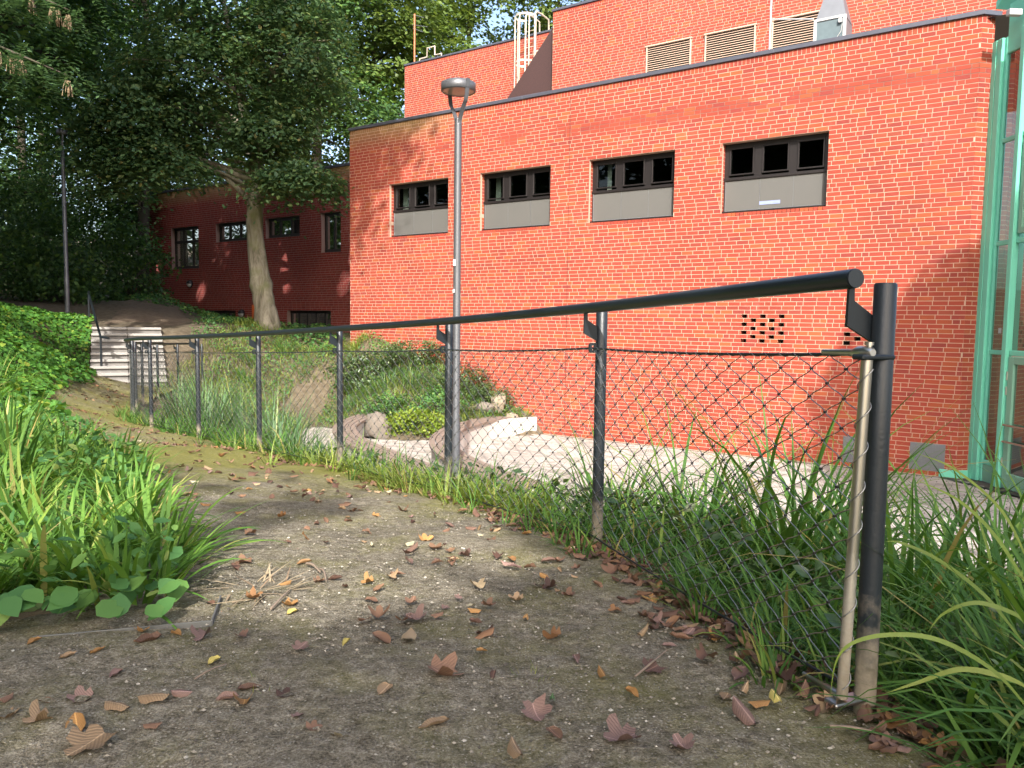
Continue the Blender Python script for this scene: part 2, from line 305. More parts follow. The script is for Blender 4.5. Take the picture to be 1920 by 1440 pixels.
class MB:
    def __init__(s): s.v = []; s.f = []; s.sm = []
    def add(s, vs, fs, smooth=False):
        n = len(s.v); s.v += [tuple(v) for v in vs]; s.f += [tuple(i+n for i in f) for f in fs]; s.sm += [smooth]*len(fs); return s
    def box(s, c, d, ax=None):
        """centre, full size, axes (3 vectors)"""
        ax = ax or (Vector((1, 0, 0)), Vector((0, 1, 0)), Vector((0, 0, 1))); c = Vector(c); vs = []
        for k in (-.5, .5):
            for j in (-.5, .5):
                for i in (-.5, .5): vs.append(c + ax[0]*d[0]*i + ax[1]*d[1]*j + ax[2]*d[2]*k)
        return s.add(vs, [(0, 2, 3, 1), (4, 5, 7, 6), (0, 1, 5, 4), (2, 6, 7, 3), (0, 4, 6, 2), (1, 3, 7, 5)])
    def bbox(s, c, d, ax=None, b=.004):
        """box with chamfered edges"""
        ax = ax or (Vector((1, 0, 0)), Vector((0, 1, 0)), Vector((0, 0, 1))); c = Vector(c); h = [x/2 for x in d]; b = min(b, min(h)*.6)
        import itertools
        P = {}; vs = []
        for sg in itertools.product((-1, 1), repeat=3):
            for a in range(3):
                q = [sg[i]*(h[i]-(0 if i == a else b)) for i in range(3)]
                P[sg, a] = len(vs); vs.append(c + ax[0]*q[0] + ax[1]*q[1] + ax[2]*q[2])
        fs = []
        for a in range(3):
            o1, o2 = [i for i in range(3) if i != a]
            for sa in (-1, 1):
                def k(s1, s2):
                    t = [0]*3; t[a] = sa; t[o1] = s1; t[o2] = s2; return tuple(t)
                fs.append([P[k(-1, -1), a], P[k(1, -1), a], P[k(1, 1), a], P[k(-1, 1), a]])
            for s1 in (-1, 1):
                for s2 in (-1, 1):
                    def k2(x):
                        t = [0]*3; t[a] = x; t[o1] = s1; t[o2] = s2; return tuple(t)
                    fs.append([P[k2(-1), o1], P[k2(1), o1], P[k2(1), o2], P[k2(-1), o2]])
        for sg in itertools.product((-1, 1), repeat=3): fs.append([P[sg, 0], P[sg, 1], P[sg, 2]])
        return s.add(vs, fs)
    def tube(s, pts, r, n=10, cap=True, smooth=True):
        pts = [Vector(p) for p in pts]; m = len(pts); r = r if hasattr(r, '__len__') else [r]*m
        vs = []; up = None
        for i, p in enumerate(pts):
            t = (pts[min(i+1, m-1)]-pts[max(i-1, 0)]).normalized()
            if up is None: up = Vector((0, 0, 1)) if abs(t.z) < .9 else Vector((1, 0, 0))
            a = t.cross(up).normalized(); b = a.cross(t).normalized(); up = b
            for k in range(n): an = 2*pi*k/n; vs.append(p + a*cos(an)*r[i] + b*sin(an)*r[i])
        fs = [(i*n+k, i*n+(k+1) % n, (i+1)*n+(k+1) % n, (i+1)*n+k) for i in range(m-1) for k in range(n)]
        s.add(vs, fs, smooth)
        if cap: s.add(vs[:n], [tuple(range(n))[::-1]]); s.add(vs[-n:], [tuple(range(n))])
        return s
    def lathe(s, c, prof, n=24, smooth=True):
        c = Vector(c); vs = [c + Vector((r*cos(2*pi*k/n), r*sin(2*pi*k/n), z)) for r, z in prof for k in range(n)]
        return s.add(vs, [(i*n+k, i*n+(k+1) % n, (i+1)*n+(k+1) % n, (i+1)*n+k) for i in range(len(prof)-1) for k in range(n)], smooth)
    def prism(s, poly, off):
        """poly list of points, extruded by vector off"""
        p = [Vector(q) for q in poly]; n = len(p); off = Vector(off)
        return s.add(p+[q+off for q in p], [tuple(range(n))[::-1], tuple(range(n, 2*n))]+[(i, (i+1) % n, (i+1) % n+n, i+n) for i in range(n)])
    def mesh(s, name, org=(0, 0, 0), attrs=None):
        me = bpy.data.meshes.new(name); o = Vector(org); me.from_pydata([(v[0]-o[0], v[1]-o[1], v[2]-o[2]) for v in s.v], [], s.f)
        me.polygons.foreach_set('use_smooth', s.sm)
        for an, av in (attrs or {}).items():
            a = me.attributes.new(an, 'FLOAT', 'POINT'); a.data.foreach_set('value', np.asarray(av, np.float32))
        me.update(); return me
    def build(s, name, m, parent=None, kind=None, attrs=None):
        return link(name, s.mesh(name, ORG.get(parent.name, (0, 0, 0)) if parent is not None else (0, 0, 0), attrs), parent, m, kind)
def single(mb, name, m, loc, label, cat, group=None):
    me = mb.mesh(name, loc); o = link(name, me, None, m, None, loc); return tag(o, label, cat, group)
def spline(P, n):
    P = [np.array(p, float) for p in P]; P = [2*P[0]-P[1]]+P+[2*P[-1]-P[-2]]; out = []
    for i in range(1, len(P)-2):
        for j in range(n):
            t = j/n; a, b, c, d = P[i-1:i+3]
            out.append(.5*((2*b)+(-a+c)*t+(2*a-5*b+4*c-d)*t*t+(-a+3*b-3*c+d)*t**3))
    out.append(P[-2]); return np.array(out)

# ------------------------------------------------------------------ layout
T = Vector((.8236, -.5672, 0)); NW = Vector((-.5672, -.8236, 0)); A0 = Vector((-3.772, 21.817, 0))   # main wall: direction to the right, outward normal, anchor
UP = Vector((0, 0, 1)); CZ = -1.80
def wp(s, z, off=0): return A0 + T*s - NW*off + UP*z
POSTS = [(.823, 1.722), (.373, 3.254), (-.382, 4.662), (-1.328, 5.949), (-2.356, 7.171), (-3.411, 8.371), (-4.481, 9.557), (-5.36, 10.9), (-6.03, 12.35), (-6.63, 13.83), (-7.06, 15.37), (-7.34, 16.95), (-7.43, 18.5)]
PZ = [-.01, -.08, -.20, -.29, -.365, -.43, -.49, -.545, -.60, -.64, -.66, -.67, -.68]
RZ = [.977, .935, .872, .806, .738, .678, .622, .565, .50, .43, .37, .32, .29]
FEN = spline([(1.25, .2)] + POSTS, 10)      # fence line
LEFT = spline([(-1.6, -.2), (-1.5, 1.2), (-1.12, 1.98), (-.9, 2.2), (-1.0, 2.5), (-1.2, 2.95), (-1.66, 3.75), (-2.5, 5.0), (-3.85, 6.75), (-5.4, 8.9), (-6.3, 10.3), (-7.0, 11.9), (-7.75, 14.1), (-9.5, 17.4)], 10)
# terrain control points
TP = []
for (x, y), z in zip(POSTS, PZ): TP.append((x, y, z-.01))
TP += [(1.2, 0, 0), (0, 0, 0), (-1.5, 0, 0), (0, 2, 0), (-.6, 2.2, 0), (-.6, 3.3, -.06), (-1.2, 4.6, -.15), (-2.2, 6, -.27), (-3.4, 7.5, -.37), (-4.8, 9.2, -.45), (-5.8, 10.8, -.52), (-6.6, 12.6, -.58), (-7.3, 14.6, -.62), (-8.2, 17.0, -.68), (0, -4, .05), (-2, -4, .15), (2, -4, .0), (0, -12, .3), (6, -12, 0), (-8, -10, 1.5)]
TP += [(-1.3, 2.15, .02), (-1.6, 3, .01), (-2.4, 2.6, .06), (-3.2, 3.6, .06), (-2.6, 4.4, -.03), (-3.6, 5.2, -.02), (-4.4, 4.2, .12), (-4.6, 6.6, -.06), (-5.6, 7.2, .12), (-6.4, 9.2, .05), (-7.4, 9.6, .42), (-7.4, 11.4, .05), (-8.6, 11.8, .75), (-8.3, 14, .02), (-9.6, 14.4, .62), (-9.9, 16.8, -.15), (-10.6, 17.2, .55), (-11.4, 18.6, .70), (-12.7, 22, .80), (-11, 14, 1.0), (-13, 16, 1.15), (-9, 8, 1.0), (-6.5, 5, .45), (-4.5, 1.5, .3), (-8, 2, 1.0), (-14, 6, 2.2), (-20, 14, 2.6), (-18, 24, 1.5), (-24, 34, 2.0), (-35, 30, 4.5), (-30, 10, 5)]
TP += [(-10.8, 20.3, .60), (-9.3, 20.6, .60), (-10.6, 22.5, .75), (-12, 25, 1.1), (-13.5, 30, 1.6), (-17, 38, 1.9), (-25, 45, 1.95), (-22, 60, 3.5), (-45, 60, 7), (0, 70, 5), (40, 60, 4), (-18, 48, 2.4)]
TP += [(-16.8, 34, 1.05), (-14.5, 32.6, .95), (-13, 31.4, .75), (-10, 29.4, .66), (-7, 27.3, .55), (-5.5, 25.8, .40), (-4.8, 23, .22), (-4.2, 21.4, .15), (-8.6, 20.6, .45), (-7.6, 22.5, .58), (-7.6, 24, .66), (-9.5, 26, .72), (-6.2, 23.5, .05), (-6.3, 21.5, -.75), (-6.8, 19.8, -.95), (-7.6, 19.2, -.62), (-5.4, 20.6, -1.45), (-4.6, 20.3, -1.5), (-4.4, 21.2, -.6)]
TP += [(-2.9, 20.6, -.20), (-1.9, 20.0, -.42), (-.9, 19.35, -.95), (-.2, 18.95, -1.25), (.42, 18.68, -1.45), (-3, 19.4, -.85), (-1.9, 18.9, -1.05), (-3, 18.4, -1.45), (-2.0, 18.1, -1.5), (-1.3, 18.3, -1.32), (-3.2, 17.7, -1.78), (-1.7, 17.7, -1.72), (-.8, 18.1, -1.42)]
TP += [(-5.5, 17.5, -1.55), (-6.2, 15.6, -1.25), (-5.2, 13.5, -1.3), (-4.2, 12, -1.35), (-3, 10.2, -1.25), (-1.8, 8.5, -1.15), (-.6, 7.2, -1.1), (.7, 6, -1.05), (1.9, 4.9, -.85), (2.4, 3.3, -.75), (3.2, 4.4, -1.2), (3.6, 2.4, -1.1), (1.5, 2.2, -.22), (2.3, 1.2, -.4), (1.0, 3.2, -.22), (.5, 4.6, -.38), (-.4, 5.9, -.6), (-1.3, 7.1, -.7), (-2.6, 8.6, -.8), (-3.7, 10, -.88), (-4.7, 11.6, -.95), (-5.5, 13.5, -1.0)]
for x, y in [(-4.9, 15.5), (-5.3, 17), (-4.6, 18.8), (-3.6, 14), (-3, 12.5), (-2, 11.2), (-1, 9.6), (.4, 8.4), (2.3, 7.4), (4, 6.0), (5, 4.4), (6, 2), (7, 0), (0, 14), (3, 14), (6, 12), (6, 8), (9, 8), (9, 3), (12, 10), (14, 2), (2, 16.5), (9.5, 13), (-2.6, 16), (-1, 16.5), (8, -6), (14, -8), (16, 14), (3, 10)]: TP.append((x, y, CZ-.16))
for x, y in [(.95, 18.0), (.4, 17.5), (-.2, 16.9), (-.6, 16.2), (1.3, 18.1), (-1.0, 15.2), (0, 17.8), (.42, 18.2), (-.45, 17.3), (.72, 18.45), (-.82, 16.7)]: TP.append((x, y, CZ-.16))
for k in range(10):
    for l in (-.85, 0, .85): TP.append((-8.72-.45*.31*k+.893*l, 17.55+.893*.31*k+.45*l, -.69+.147*k-(.14 if l == 0 else .06)))
TP = np.array(TP); _d = np.sqrt(((TP[:, None, :2]-TP[None, :, :2])**2).sum(2)+.02); _n = len(TP)
_A = np.zeros((_n+3, _n+3)); _A[:_n, :_n] = -_d; _A[:_n, _n] = 1; _A[:_n, _n+1:] = TP[:, :2]; _A[_n, :_n] = 1; _A[_n+1:, :_n] = TP[:, :2].T
_w = np.linalg.solve(_A + np.diag([-.02]*_n+[0]*3), np.concatenate([TP[:, 2], [0, 0, 0]]))
def zt(x, y):
    x = np.atleast_1d(np.asarray(x, float)); y = np.atleast_1d(np.asarray(y, float)); out = np.empty(len(x))
    for i in range(0, len(x), 20000):
        xx, yy = x[i:i+20000], y[i:i+20000]
        d = np.sqrt((xx[:, None]-TP[None, :, 0])**2+(yy[:, None]-TP[None, :, 1])**2+.02)
        out[i:i+20000] = -d@_w[:_n]+_w[_n]+_w[_n+1]*xx+_w[_n+2]*yy
    return out
def zt1(x, y): return float(zt(x, y)[0])
def inpoly(x, y, P):
    x = np.asarray(x); y = np.asarray(y); c = np.zeros(len(x), bool); j = len(P)-1
    for i in range(len(P)):
        xi, yi = P[i][:2]; xj, yj = P[j][:2]
        k = ((yi > y) != (yj > y)) & (x < (xj-xi)*(y-yi)/((yj-yi) or 1e-9)+xi); c ^= k; j = i
    return c
def vnoise(x, y, sc, seed=0):
    g = np.random.default_rng(seed).random((64, 64)); x = x/sc; y = y/sc
    i = np.floor(x).astype(int); j = np.floor(y).astype(int); u = x-i; v = y-j; u = u*u*(3-2*u); v = v*v*(3-2*v)
    q = lambda a, b: g[a % 64, b % 64]
    return (q(i, j)*(1-u)*(1-v)+q(i+1, j)*u*(1-v)+q(i, j+1)*(1-u)*v+q(i+1, j+1)*u*v)

# ------------------------------------------------------------------ ground, path, courtyard
def grid_sheet(name, xs, ys, m, keep=None, dz=0):
    X, Y = np.meshgrid(xs, ys); x = X.ravel(); y = Y.ravel(); z = zt(x, y)+dz+(vnoise(x, y, .5, 3)-.5)*.04+(vnoise(x, y, .16, 4)-.5)*.015
    nx = len(xs); i = np.arange(len(ys)-1)[:, None]*nx+np.arange(nx-1)[None, :]; i = i.ravel()
    Fq = np.stack([i, i+1, i+nx+1, i+nx], 1)
    o = link(name, npmesh(name, np.stack([x, y, z], 1), Fq), None, m); o['kind'] = 'structure'; return o
def cl(a, b, n, p=1): t = np.linspace(0, 1, n); return a+(b-a)*t**p
xs = np.concatenate([np.linspace(-80, -22, 24)[:-1], np.linspace(-22, -9, 60)[:-1], np.linspace(-9, 6, 110)[:-1], np.linspace(6, 20, 40)[:-1], np.linspace(20, 90, 16)])
ys = np.concatenate([np.linspace(-60, -5, 20)[:-1], np.linspace(-5, 21, 150)[:-1], np.linspace(21, 45, 80)[:-1], np.linspace(45, 160, 24)])
grid_sheet('ground', xs, ys, 'soil', None, -.035)
def strip(name, A, B, nu, nv, m, dz=.012, amp=.010, kind='structure', moss=None, tuck=0):
    ta = np.linspace(0, len(A)-1, nu); pa = np.stack([np.interp(ta, np.arange(len(A)), A[:, k]) for k in (0, 1)], 1)
    tb = np.linspace(0, len(B)-1, nu); pb = np.stack([np.interp(tb, np.arange(len(B)), B[:, k]) for k in (0, 1)], 1)
    v = np.linspace(0, 1, nv)[None, :, None]; Pp = pa[:, None]*(1-v)+pb[:, None]*v; x = Pp[..., 0].ravel(); y = Pp[..., 1].ravel()
    z = zt(x, y)+dz+(vnoise(x, y, .35, 5)-.5)*.02+(vnoise(x, y, .09, 6)-.5)*amp+(vnoise(x, y, .035, 8)-.5)*amp*.8
    if tuck:
        vv_ = np.broadcast_to(v[..., 0], (nu, nv)).ravel(); uu_ = np.repeat(np.linspace(0, 1, nu), nv); e_ = np.maximum(np.abs(2*vv_-1), np.abs(2*uu_-1)); z -= tuck*np.clip((e_-.6+(vnoise(x, y, .4, 9)-.5)*.45)/.4, 0, 1)**1.5
    i = (np.arange(nu-1)[:, None]*nv+np.arange(nv-1)[None, :]).ravel(); Fq = np.stack([i, i+1, i+nv+1, i+nv], 1)
    at = {}
    if moss: at['moss'] = moss(x, y, np.broadcast_to(v[..., 0], (nu, nv)).ravel())
    o = link(name, npmesh(name, np.stack([x, y, z], 1), Fq, attrs=at), None, m)
    if kind: o['kind'] = kind
    return o
def mossf(x, y, v):
    a = .13+np.clip((y-3.6)/2.2, 0, 1)*.27+np.clip((v-.6)/.4, 0, 1)*.16+np.clip(1-np.hypot(x+2.3, (y-6.2)*.8)/1.5, 0, 1)*.5
    a += np.clip(1-np.hypot(x+5.4, (y-10.6)*.7)/1.6, 0, 1)*.2; return a
Lp = LEFT.copy(); Lp[:, 0] -= .5
# fence and left edge run at different speeds: resample by y
yy = np.concatenate([np.linspace(-.2, 6, 260), np.linspace(6, 17.7, 200)[1:]])
Rx = np.interp(yy, FEN[:, 1], FEN[:, 0])+np.interp(yy, [9, 13], [.12, -.02]); Lx = np.interp(yy, LEFT[:, 1], LEFT[:, 0])-.35
o = strip('path', np.stack([Lx, yy], 1), np.stack([Rx, yy], 1), len(yy), 110, 'path', moss=mossf)
strip('lower_path', np.array([(-6, -9), (-4, -4), (-2.2, -.18)]), np.array([(3, -9), (2.4, -4), (1.5, -.18)]), 30, 20, 'path', moss=lambda x, y, v: x*0)
strip('upper_path', np.array([(-11, 20.6), (-12.6, 24), (-15, 30), (-20, 40), (-27, 50)]), np.array([(-8.9, 21.2), (-10.2, 25), (-12.7, 30.3), (-16.6, 38), (-23, 50)]), 60, 24, 'leafpath', .03, .03, tuck=.16)
# courtyard base sheet
cb = MB(); cb.add([(-6.5, 2, CZ-.012), (20, -12, CZ-.012), (20, 20, CZ-.012), (-6.5, 21, CZ-.012)], [(0, 1, 2, 3)])
court = cb.build('courtyard', 'joint'); court['kind'] = 'structure'
# benches in plan (seat edges), used to keep paving and planting clear
B1 = spline([(-3.30, 19.7), (-3.62, 18.8), (-3.82, 17.4), (-3.72, 15.9), (-3.15, 14.3), (-2.3, 12.8), (-1.45, 11.5), (-1.0, 10.9)], 8)
B2 = spline([(-.45, 18.55), (-.95, 17.7), (-1.42, 16.4), (-1.58, 15.0), (-1.42, 13.6), (-.98, 12.3), (-.35, 11.1), (.15, 10.4)], 8)
bed_poly = [(-3.5, 17.55), (-1.45, 17.5), (-.9, 18.3), (.6, 18.75), (-3, 21.5), (-4.6, 22), (-3.5, 19.5)]
PT, PW = .24, .12
pav = []
for j in range(-10, 150):
    off = (j % 2)*PT/2+random.uniform(-.01, .01)
    for i in range(-40, 90):
        s = i*PT+off; d = j*PW-.02
        q = A0+T*s+NW*(d+PW/2+.03)
        if q.y < 3.4 or q.x > 10.5 or q.x < -6.3 or q.y > 20.6 or q.y < 3: continue
        if q.x > 8.05 and q.y < 13.7: continue
        pav.append((s, d, q.x, q.y))
pav = np.array(pav); zz = zt(pav[:, 2], pav[:, 3]); keep = (zz < CZ-.02) & ~inpoly(pav[:, 2], pav[:, 3], bed_poly)
q = (A0+T*(-4)).xy
keep &= (pav[:, 1] > -.02)
pav = pav[keep]
def proj(x, y, z):
    d = Vector((x, y, z-EYE)); k = d.dot(fw); return (960+1450*d.dot(cr)/k, 720-1450*d.dot(cu)/k, k)
def paver_geo(ds=0.):
    g = .006; a = .006; L, Wd = PT/2-g, PW/2-g
    top = [(-L+a, -Wd+a), (L-a, -Wd+a), (L-a, Wd-a), (-L+a, Wd-a)]; bot = [(-L, -Wd), (L, -Wd), (L, Wd), (-L, Wd)]
    return [(x, y, 0) for x, y in top]+[(x, y, -.012) for x, y in bot], [(0, 1, 2, 3), (4, 5, 1, 0), (5, 6, 2, 1), (6, 7, 3, 2), (7, 4, 0, 3)]
pv, pf = paver_geo(); pvn = np.array(pv)
ax = np.array([[T.x, T.y, 0], [NW.x, NW.y, 0], [0, 0, 1]])
def vis_score(p):
    u, v, k = proj(p[2], p[3], CZ)
    okv = (870 < u < 1560 and 815 < v < 935) or (1690 < u < 1915 and 895 < v < 990)
    return (0 if okv else 1000)+k
order = np.argsort([vis_score(p) for p in pav]); hero = order[:300]; rest = order[300:]
pm = npmesh('paver', pvn, np.array(pf), False)
for i in hero:
    s, d, x, y = pav[i]; o = link('paver', pm, court, 'paver')
    R3 = Matrix(((T.x, NW.x, 0), (T.y, NW.y, 0), (0, 0, 1))).to_4x4(); R3.translation = (x, y, CZ+random.uniform(-.003, .003)); o.matrix_basis = R3
base = pvn@ax; n = len(rest); V = base[None]+np.stack([pav[rest, 2], pav[rest, 3], CZ+RNG.uniform(-.003, .003, n)], 1)[:, None]
Fq = np.array(pf)[None]+(np.arange(n)*8)[:, None, None]
link('paving', npmesh('paving', V.reshape(-1, 3), Fq.reshape(-1, 4), False), court, 'paver', 'stuff')

# ------------------------------------------------------------------ brick buildings
def brick_list(s0, s1, z0, nc, holes, seed, course=.08333, ends=(0, 0)):
    R = random.Random(seed); out = []; J = .0095
    for c in range(nc):
        za = z0+c*course; zb = za+course; s = s0-R.uniform(0, .25); zm = (za+zb)/2
        first = True
        while s < s1:
            w = .25 if R.random() < .8 else .125
            a, b = max(s, s0), min(s+w, s1); s += w
            if b-a < .03: continue
            segs = [(a, b, 0)]
            for (h0, h1, k0, k1) in holes:
                if not (k0 < zm < k1): continue
                ns_ = []
                for (p, q_, e) in segs:
                    if q_ <= h0 or p >= h1: ns_.append((p, q_, e)); continue
                    if p < h0-.02: ns_.append((p, h0+J/2, 1))
                    if q_ > h1+.02: ns_.append((h1-J/2, q_, 1))
                segs = ns_
            for p, q_, e in segs:
                if any(abs(q_-h0) < .01 or abs(p-h1) < .01 for (h0, h1, k0, k1) in holes if k0 < zm < k1): e = 1
                out.append((p+J/2, q_-J/2, za+J/2, zb-J/2, e))
    return out
def brick_verts(b, O, D, n, deep, rnd_):
    """8 verts of one brick: front face slightly in from its own edges, depth 12 mm (or the reveal depth at an opening)"""
    a, c, z0, z1, e = b; pr = rnd_.uniform(.0, .002); dp = deep if e else .012; ch = .0015; j = rnd_.uniform(-.0012, .0012)
    F = [(a+ch, z0+ch+j), (c-ch, z0+ch-j), (c-ch, z1-ch-j), (a+ch, z1-ch+j)]; K = [(a, z0), (c, z0), (c, z1), (a, z1)]
    return [O+D*s+UP*z+n*pr for s, z in F]+[O+D*s+UP*z-n*dp for s, z in K]
BF = [(0, 1, 2, 3), (4, 5, 1, 0), (5, 6, 2, 1), (6, 7, 3, 2), (7, 4, 0, 3)]
def bricks_mesh(name, bl, O, D, n, deep, parent, seed=1):
    rr = random.Random(seed); V = []
    for b in bl: V += [tuple(v) for v in brick_verts(b, O, D, n, deep, rr)]
    V = np.array(V)-np.array(ORG[parent.name]); k = len(bl)
    Fq = (np.array(BF)[None]+(np.arange(k)*8)[:, None, None]).reshape(-1, 4)
    return npmesh(name, V, Fq, False)
def sheet(mb, O, D, n, s0, s1, z0, z1, holes, back):
    S_ = sorted({s0, s1, *[h for q in holes for h in q[:2] if s0 < h < s1]}); Z_ = sorted({z0, z1, *[h for q in holes for h in q[2:] if z0 < h < z1]})
    for i in range(len(S_)-1):
        for j in range(len(Z_)-1):
            sm, zm = (S_[i]+S_[i+1])/2, (Z_[j]+Z_[j+1])/2
            if any(h[0] < sm < h[1] and h[2] < zm < h[3] for h in holes): continue
            mb.add([O+D*s+UP*z-n*back for s, z in ((S_[i], Z_[j]), (S_[i+1], Z_[j]), (S_[i+1], Z_[j+1]), (S_[i], Z_[j+1]))], [(0, 1, 2, 3)])
def soldier(mb, O, D, n, s0, s1, z0, z1, p=.0833, depth=.012, tilt=0, seed=3):
    rr = random.Random(seed); k = round((s1-s0)/p); w = (s1-s0)/k
    for i in range(k):
        a = s0+i*w+.005; c = a+w-.010; pr = rr.uniform(-.001, .002)
        q = [O+D*a+UP*z0+n*pr, O+D*c+UP*z0+n*pr, O+D*c+UP*z1+n*(pr-tilt*.0), O+D*a+UP*z1+n*pr]
        r = [v-n*depth for v in q]
        if tilt: q[2] = q[2]-n*.0-UP*0; r = [q[0]-n*.02, q[1]-n*.02, q[2]-n*tilt+UP*.035, q[3]-n*tilt+UP*.035]
        mb.add(q+r, BF)
O0 = wp(0, 0); REV = .24
mainb = thing('brick_building', wp(7, CZ), 'long red brick building with four wide windows above the sunken courtyard', 'building')
WIN = [(.41, 2.49), (3.53, 5.61), (6.65, 8.73), (9.77, 11.85)]
ZS, ZT_, ZSILL = CZ+60*.08333, CZ+77*.08333, CZ+59*.08333
holes = [(a, b, ZSILL, ZT_) for a, b in WIN]
# pierced brick vents: single header openings in a chequer
VENT = []
for vs0 in (10.29, 12.28):
    for c in range(5):
        for r_ in range(7):
            if (c+r_) % 2 == 0: VENT.append((vs0+c*.1875, vs0+c*.1875+.115, CZ+(28+r_)*.08333+.004, CZ+(29+r_)*.08333-.004))
PLATE = [(12.36, 12.93, CZ+1*.08333, CZ+7*.08333), (13.52, 14.09, CZ+1*.08333, CZ+7*.08333)]
S0, S1, NCR = -1.135, 14.28, 95
bl = brick_list(S0, S1, CZ, NCR, holes+VENT+PLATE, 5)
JOINT = 6.12
bl = [b for b in bl]
mwall = None
mo = MB(); sheet(mo, O0, T, NW, S0, S1, CZ-.3, 6.24, holes+VENT, .002)
for a, b, k0, k1 in holes:   # mortar reveal linings
    for s_ in (a, b): mo.add([O0+T*(s_+(-.001 if s_ == a else .001))+UP*z-NW*d_ for z, d_ in ((k0, .008), (k1, .008), (k1, REV), (k0, REV))], [(0, 1, 2, 3)])
    mo.add([O0+T*s_+UP*k1-NW*d_ for s_, d_ in ((a, .0), (b, .0), (b, REV), (a, REV))], [(0, 1, 2, 3)])
wall = mo.build('wall', 'mortar', mainb)
def score(b):
    s_, z_ = (b[0]+b[1])/2, (b[2]+b[3])/2
    hid = (1655 < proj(*wp(s_, z_))[0] < 1690) or z_ < -1.0
    return (50 if hid else 0)+(14.3-s_)+abs(z_-1.6)*.35
bl.sort(key=score); hero_b, rest_b = bl[:300], bl[300:]
rr = random.Random(9); cache = {}
for b in hero_b:
    key = (round(b[1]-b[0], 2), round(b[3]-b[2], 3), b[4])
    if key not in cache:
        w2, h2 = (b[1]-b[0])/2, (b[3]-b[2])/2
        vv = brick_verts((-w2, w2, -h2, h2, b[4]), Vector((0, 0, 0)), Vector((1, 0, 0)), Vector((0, -1, 0)), REV, rr)
        cache[key] = npmesh('brick', [tuple(v) for v in vv], BF, False)
    o = link('brick', cache[key], wall, 'brick'); p = -ORG[wall.name]+O0+T*((b[0]+b[1])/2)+UP*((b[2]+b[3])/2)+NW*rr.uniform(0, .001)
    o.matrix_basis = Matrix(((T.x, -NW.x, 0, p.x), (T.y, -NW.y, 0, p.y), (0, 0, 1, p.z), (0, 0, 0, 1)))
link('brickwork', bricks_mesh('brickwork', rest_b, O0, T, NW, REV, mainb), mainb, 'brick', 'stuff')
# near-black sheets behind the vents stand for the shade in the holes
vb = MB()
for a in (10.29, 12.28): vb.box(wp(a+.43, CZ+31.5*.08333, .30), (1.1, .02, .75), (T, NW, UP))
vb.build('vent_backing', 'interior', mainb)
# short angled return to the green corner
TR = Vector((.984, .182, 0)).normalized(); NR = Vector((TR.y, -TR.x, 0)); NR = -NR if NR.y > 0 else NR
OR = wp(14.28, 0); LR = .253
rb = []; R_ = random.Random(4)
for c in range(95):
    za = CZ+c*.08333
    if c % 2: rb.append((-.003, .115, za+.005, za+.0783, 0)); rb.append((.125, LR, za+.005, za+.0783, 0))
    else: rb.append((-.003, LR-.04, za+.005, za+.0783, 0)); rb.append((LR-.03, LR, za+.005, za+.0783, 0))
mo2 = MB(); sheet(mo2, OR, TR, NR, 0, LR, CZ-.3, 6.24, [], .002); mo2.build('corner_mortar', 'mortar', mainb)
link('corner_brickwork', bricks_mesh('corner_brickwork', rb, OR, TR, NR, .012, mainb), mainb, 'brick', 'stuff')
# soldier course, coping
sc_ = MB(); soldier(sc_, O0, T, NW, S0, S1, 6.122, 6.236); soldier(sc_, OR, TR, NR, 0, LR, 6.122, 6.236, .075)
sc_.build('soldier_course', 'brick', mainb, 'stuff')
def coping(parent, s0, s1, z, off, h=.082, extra=None, step=2.98, col='coping'):
    s_ = s0
    while s_ < s1-.01:
        e = min(s_+step, s1); q = MB(); q.bbox(wp((s_+e)/2, z+h/2, off+.17), (e-s_-.004, .42, h), (T, NW, UP), .006); q.build('coping', col, parent); s_ = e
coping(mainb, S0-.03, S1+.04, 6.24, 0)
q = MB(); q.bbox(OR+TR*(.17)+UP*6.281-NR*.1, (.36, .28, .080), (TR, NR, UP), .006); q.build('coping', 'coping', mainb)
# expansion joint
q = MB(); q.box(wp(JOINT, 2.2, -.001), (.007, .004, 7.9), (T, NW, UP)); q.build('expansion_joint', 'frame', mainb)
# roof sheets and hidden sides
q = MB()
q.add([wp(S0, 6.2, .05), wp(15.5, 6.2, .05), wp(15.5, 6.2, 7), wp(S0, 6.2, 8.5)], [(0, 1, 2, 3)])
q.add([wp(S0, CZ, .01), wp(S0, 6.2, .01), wp(S0, 6.2, 3.5), wp(S0, CZ, 3.5)], [(0, 1, 2, 3)])
q.build('flat_roof', 'coping', mainb)
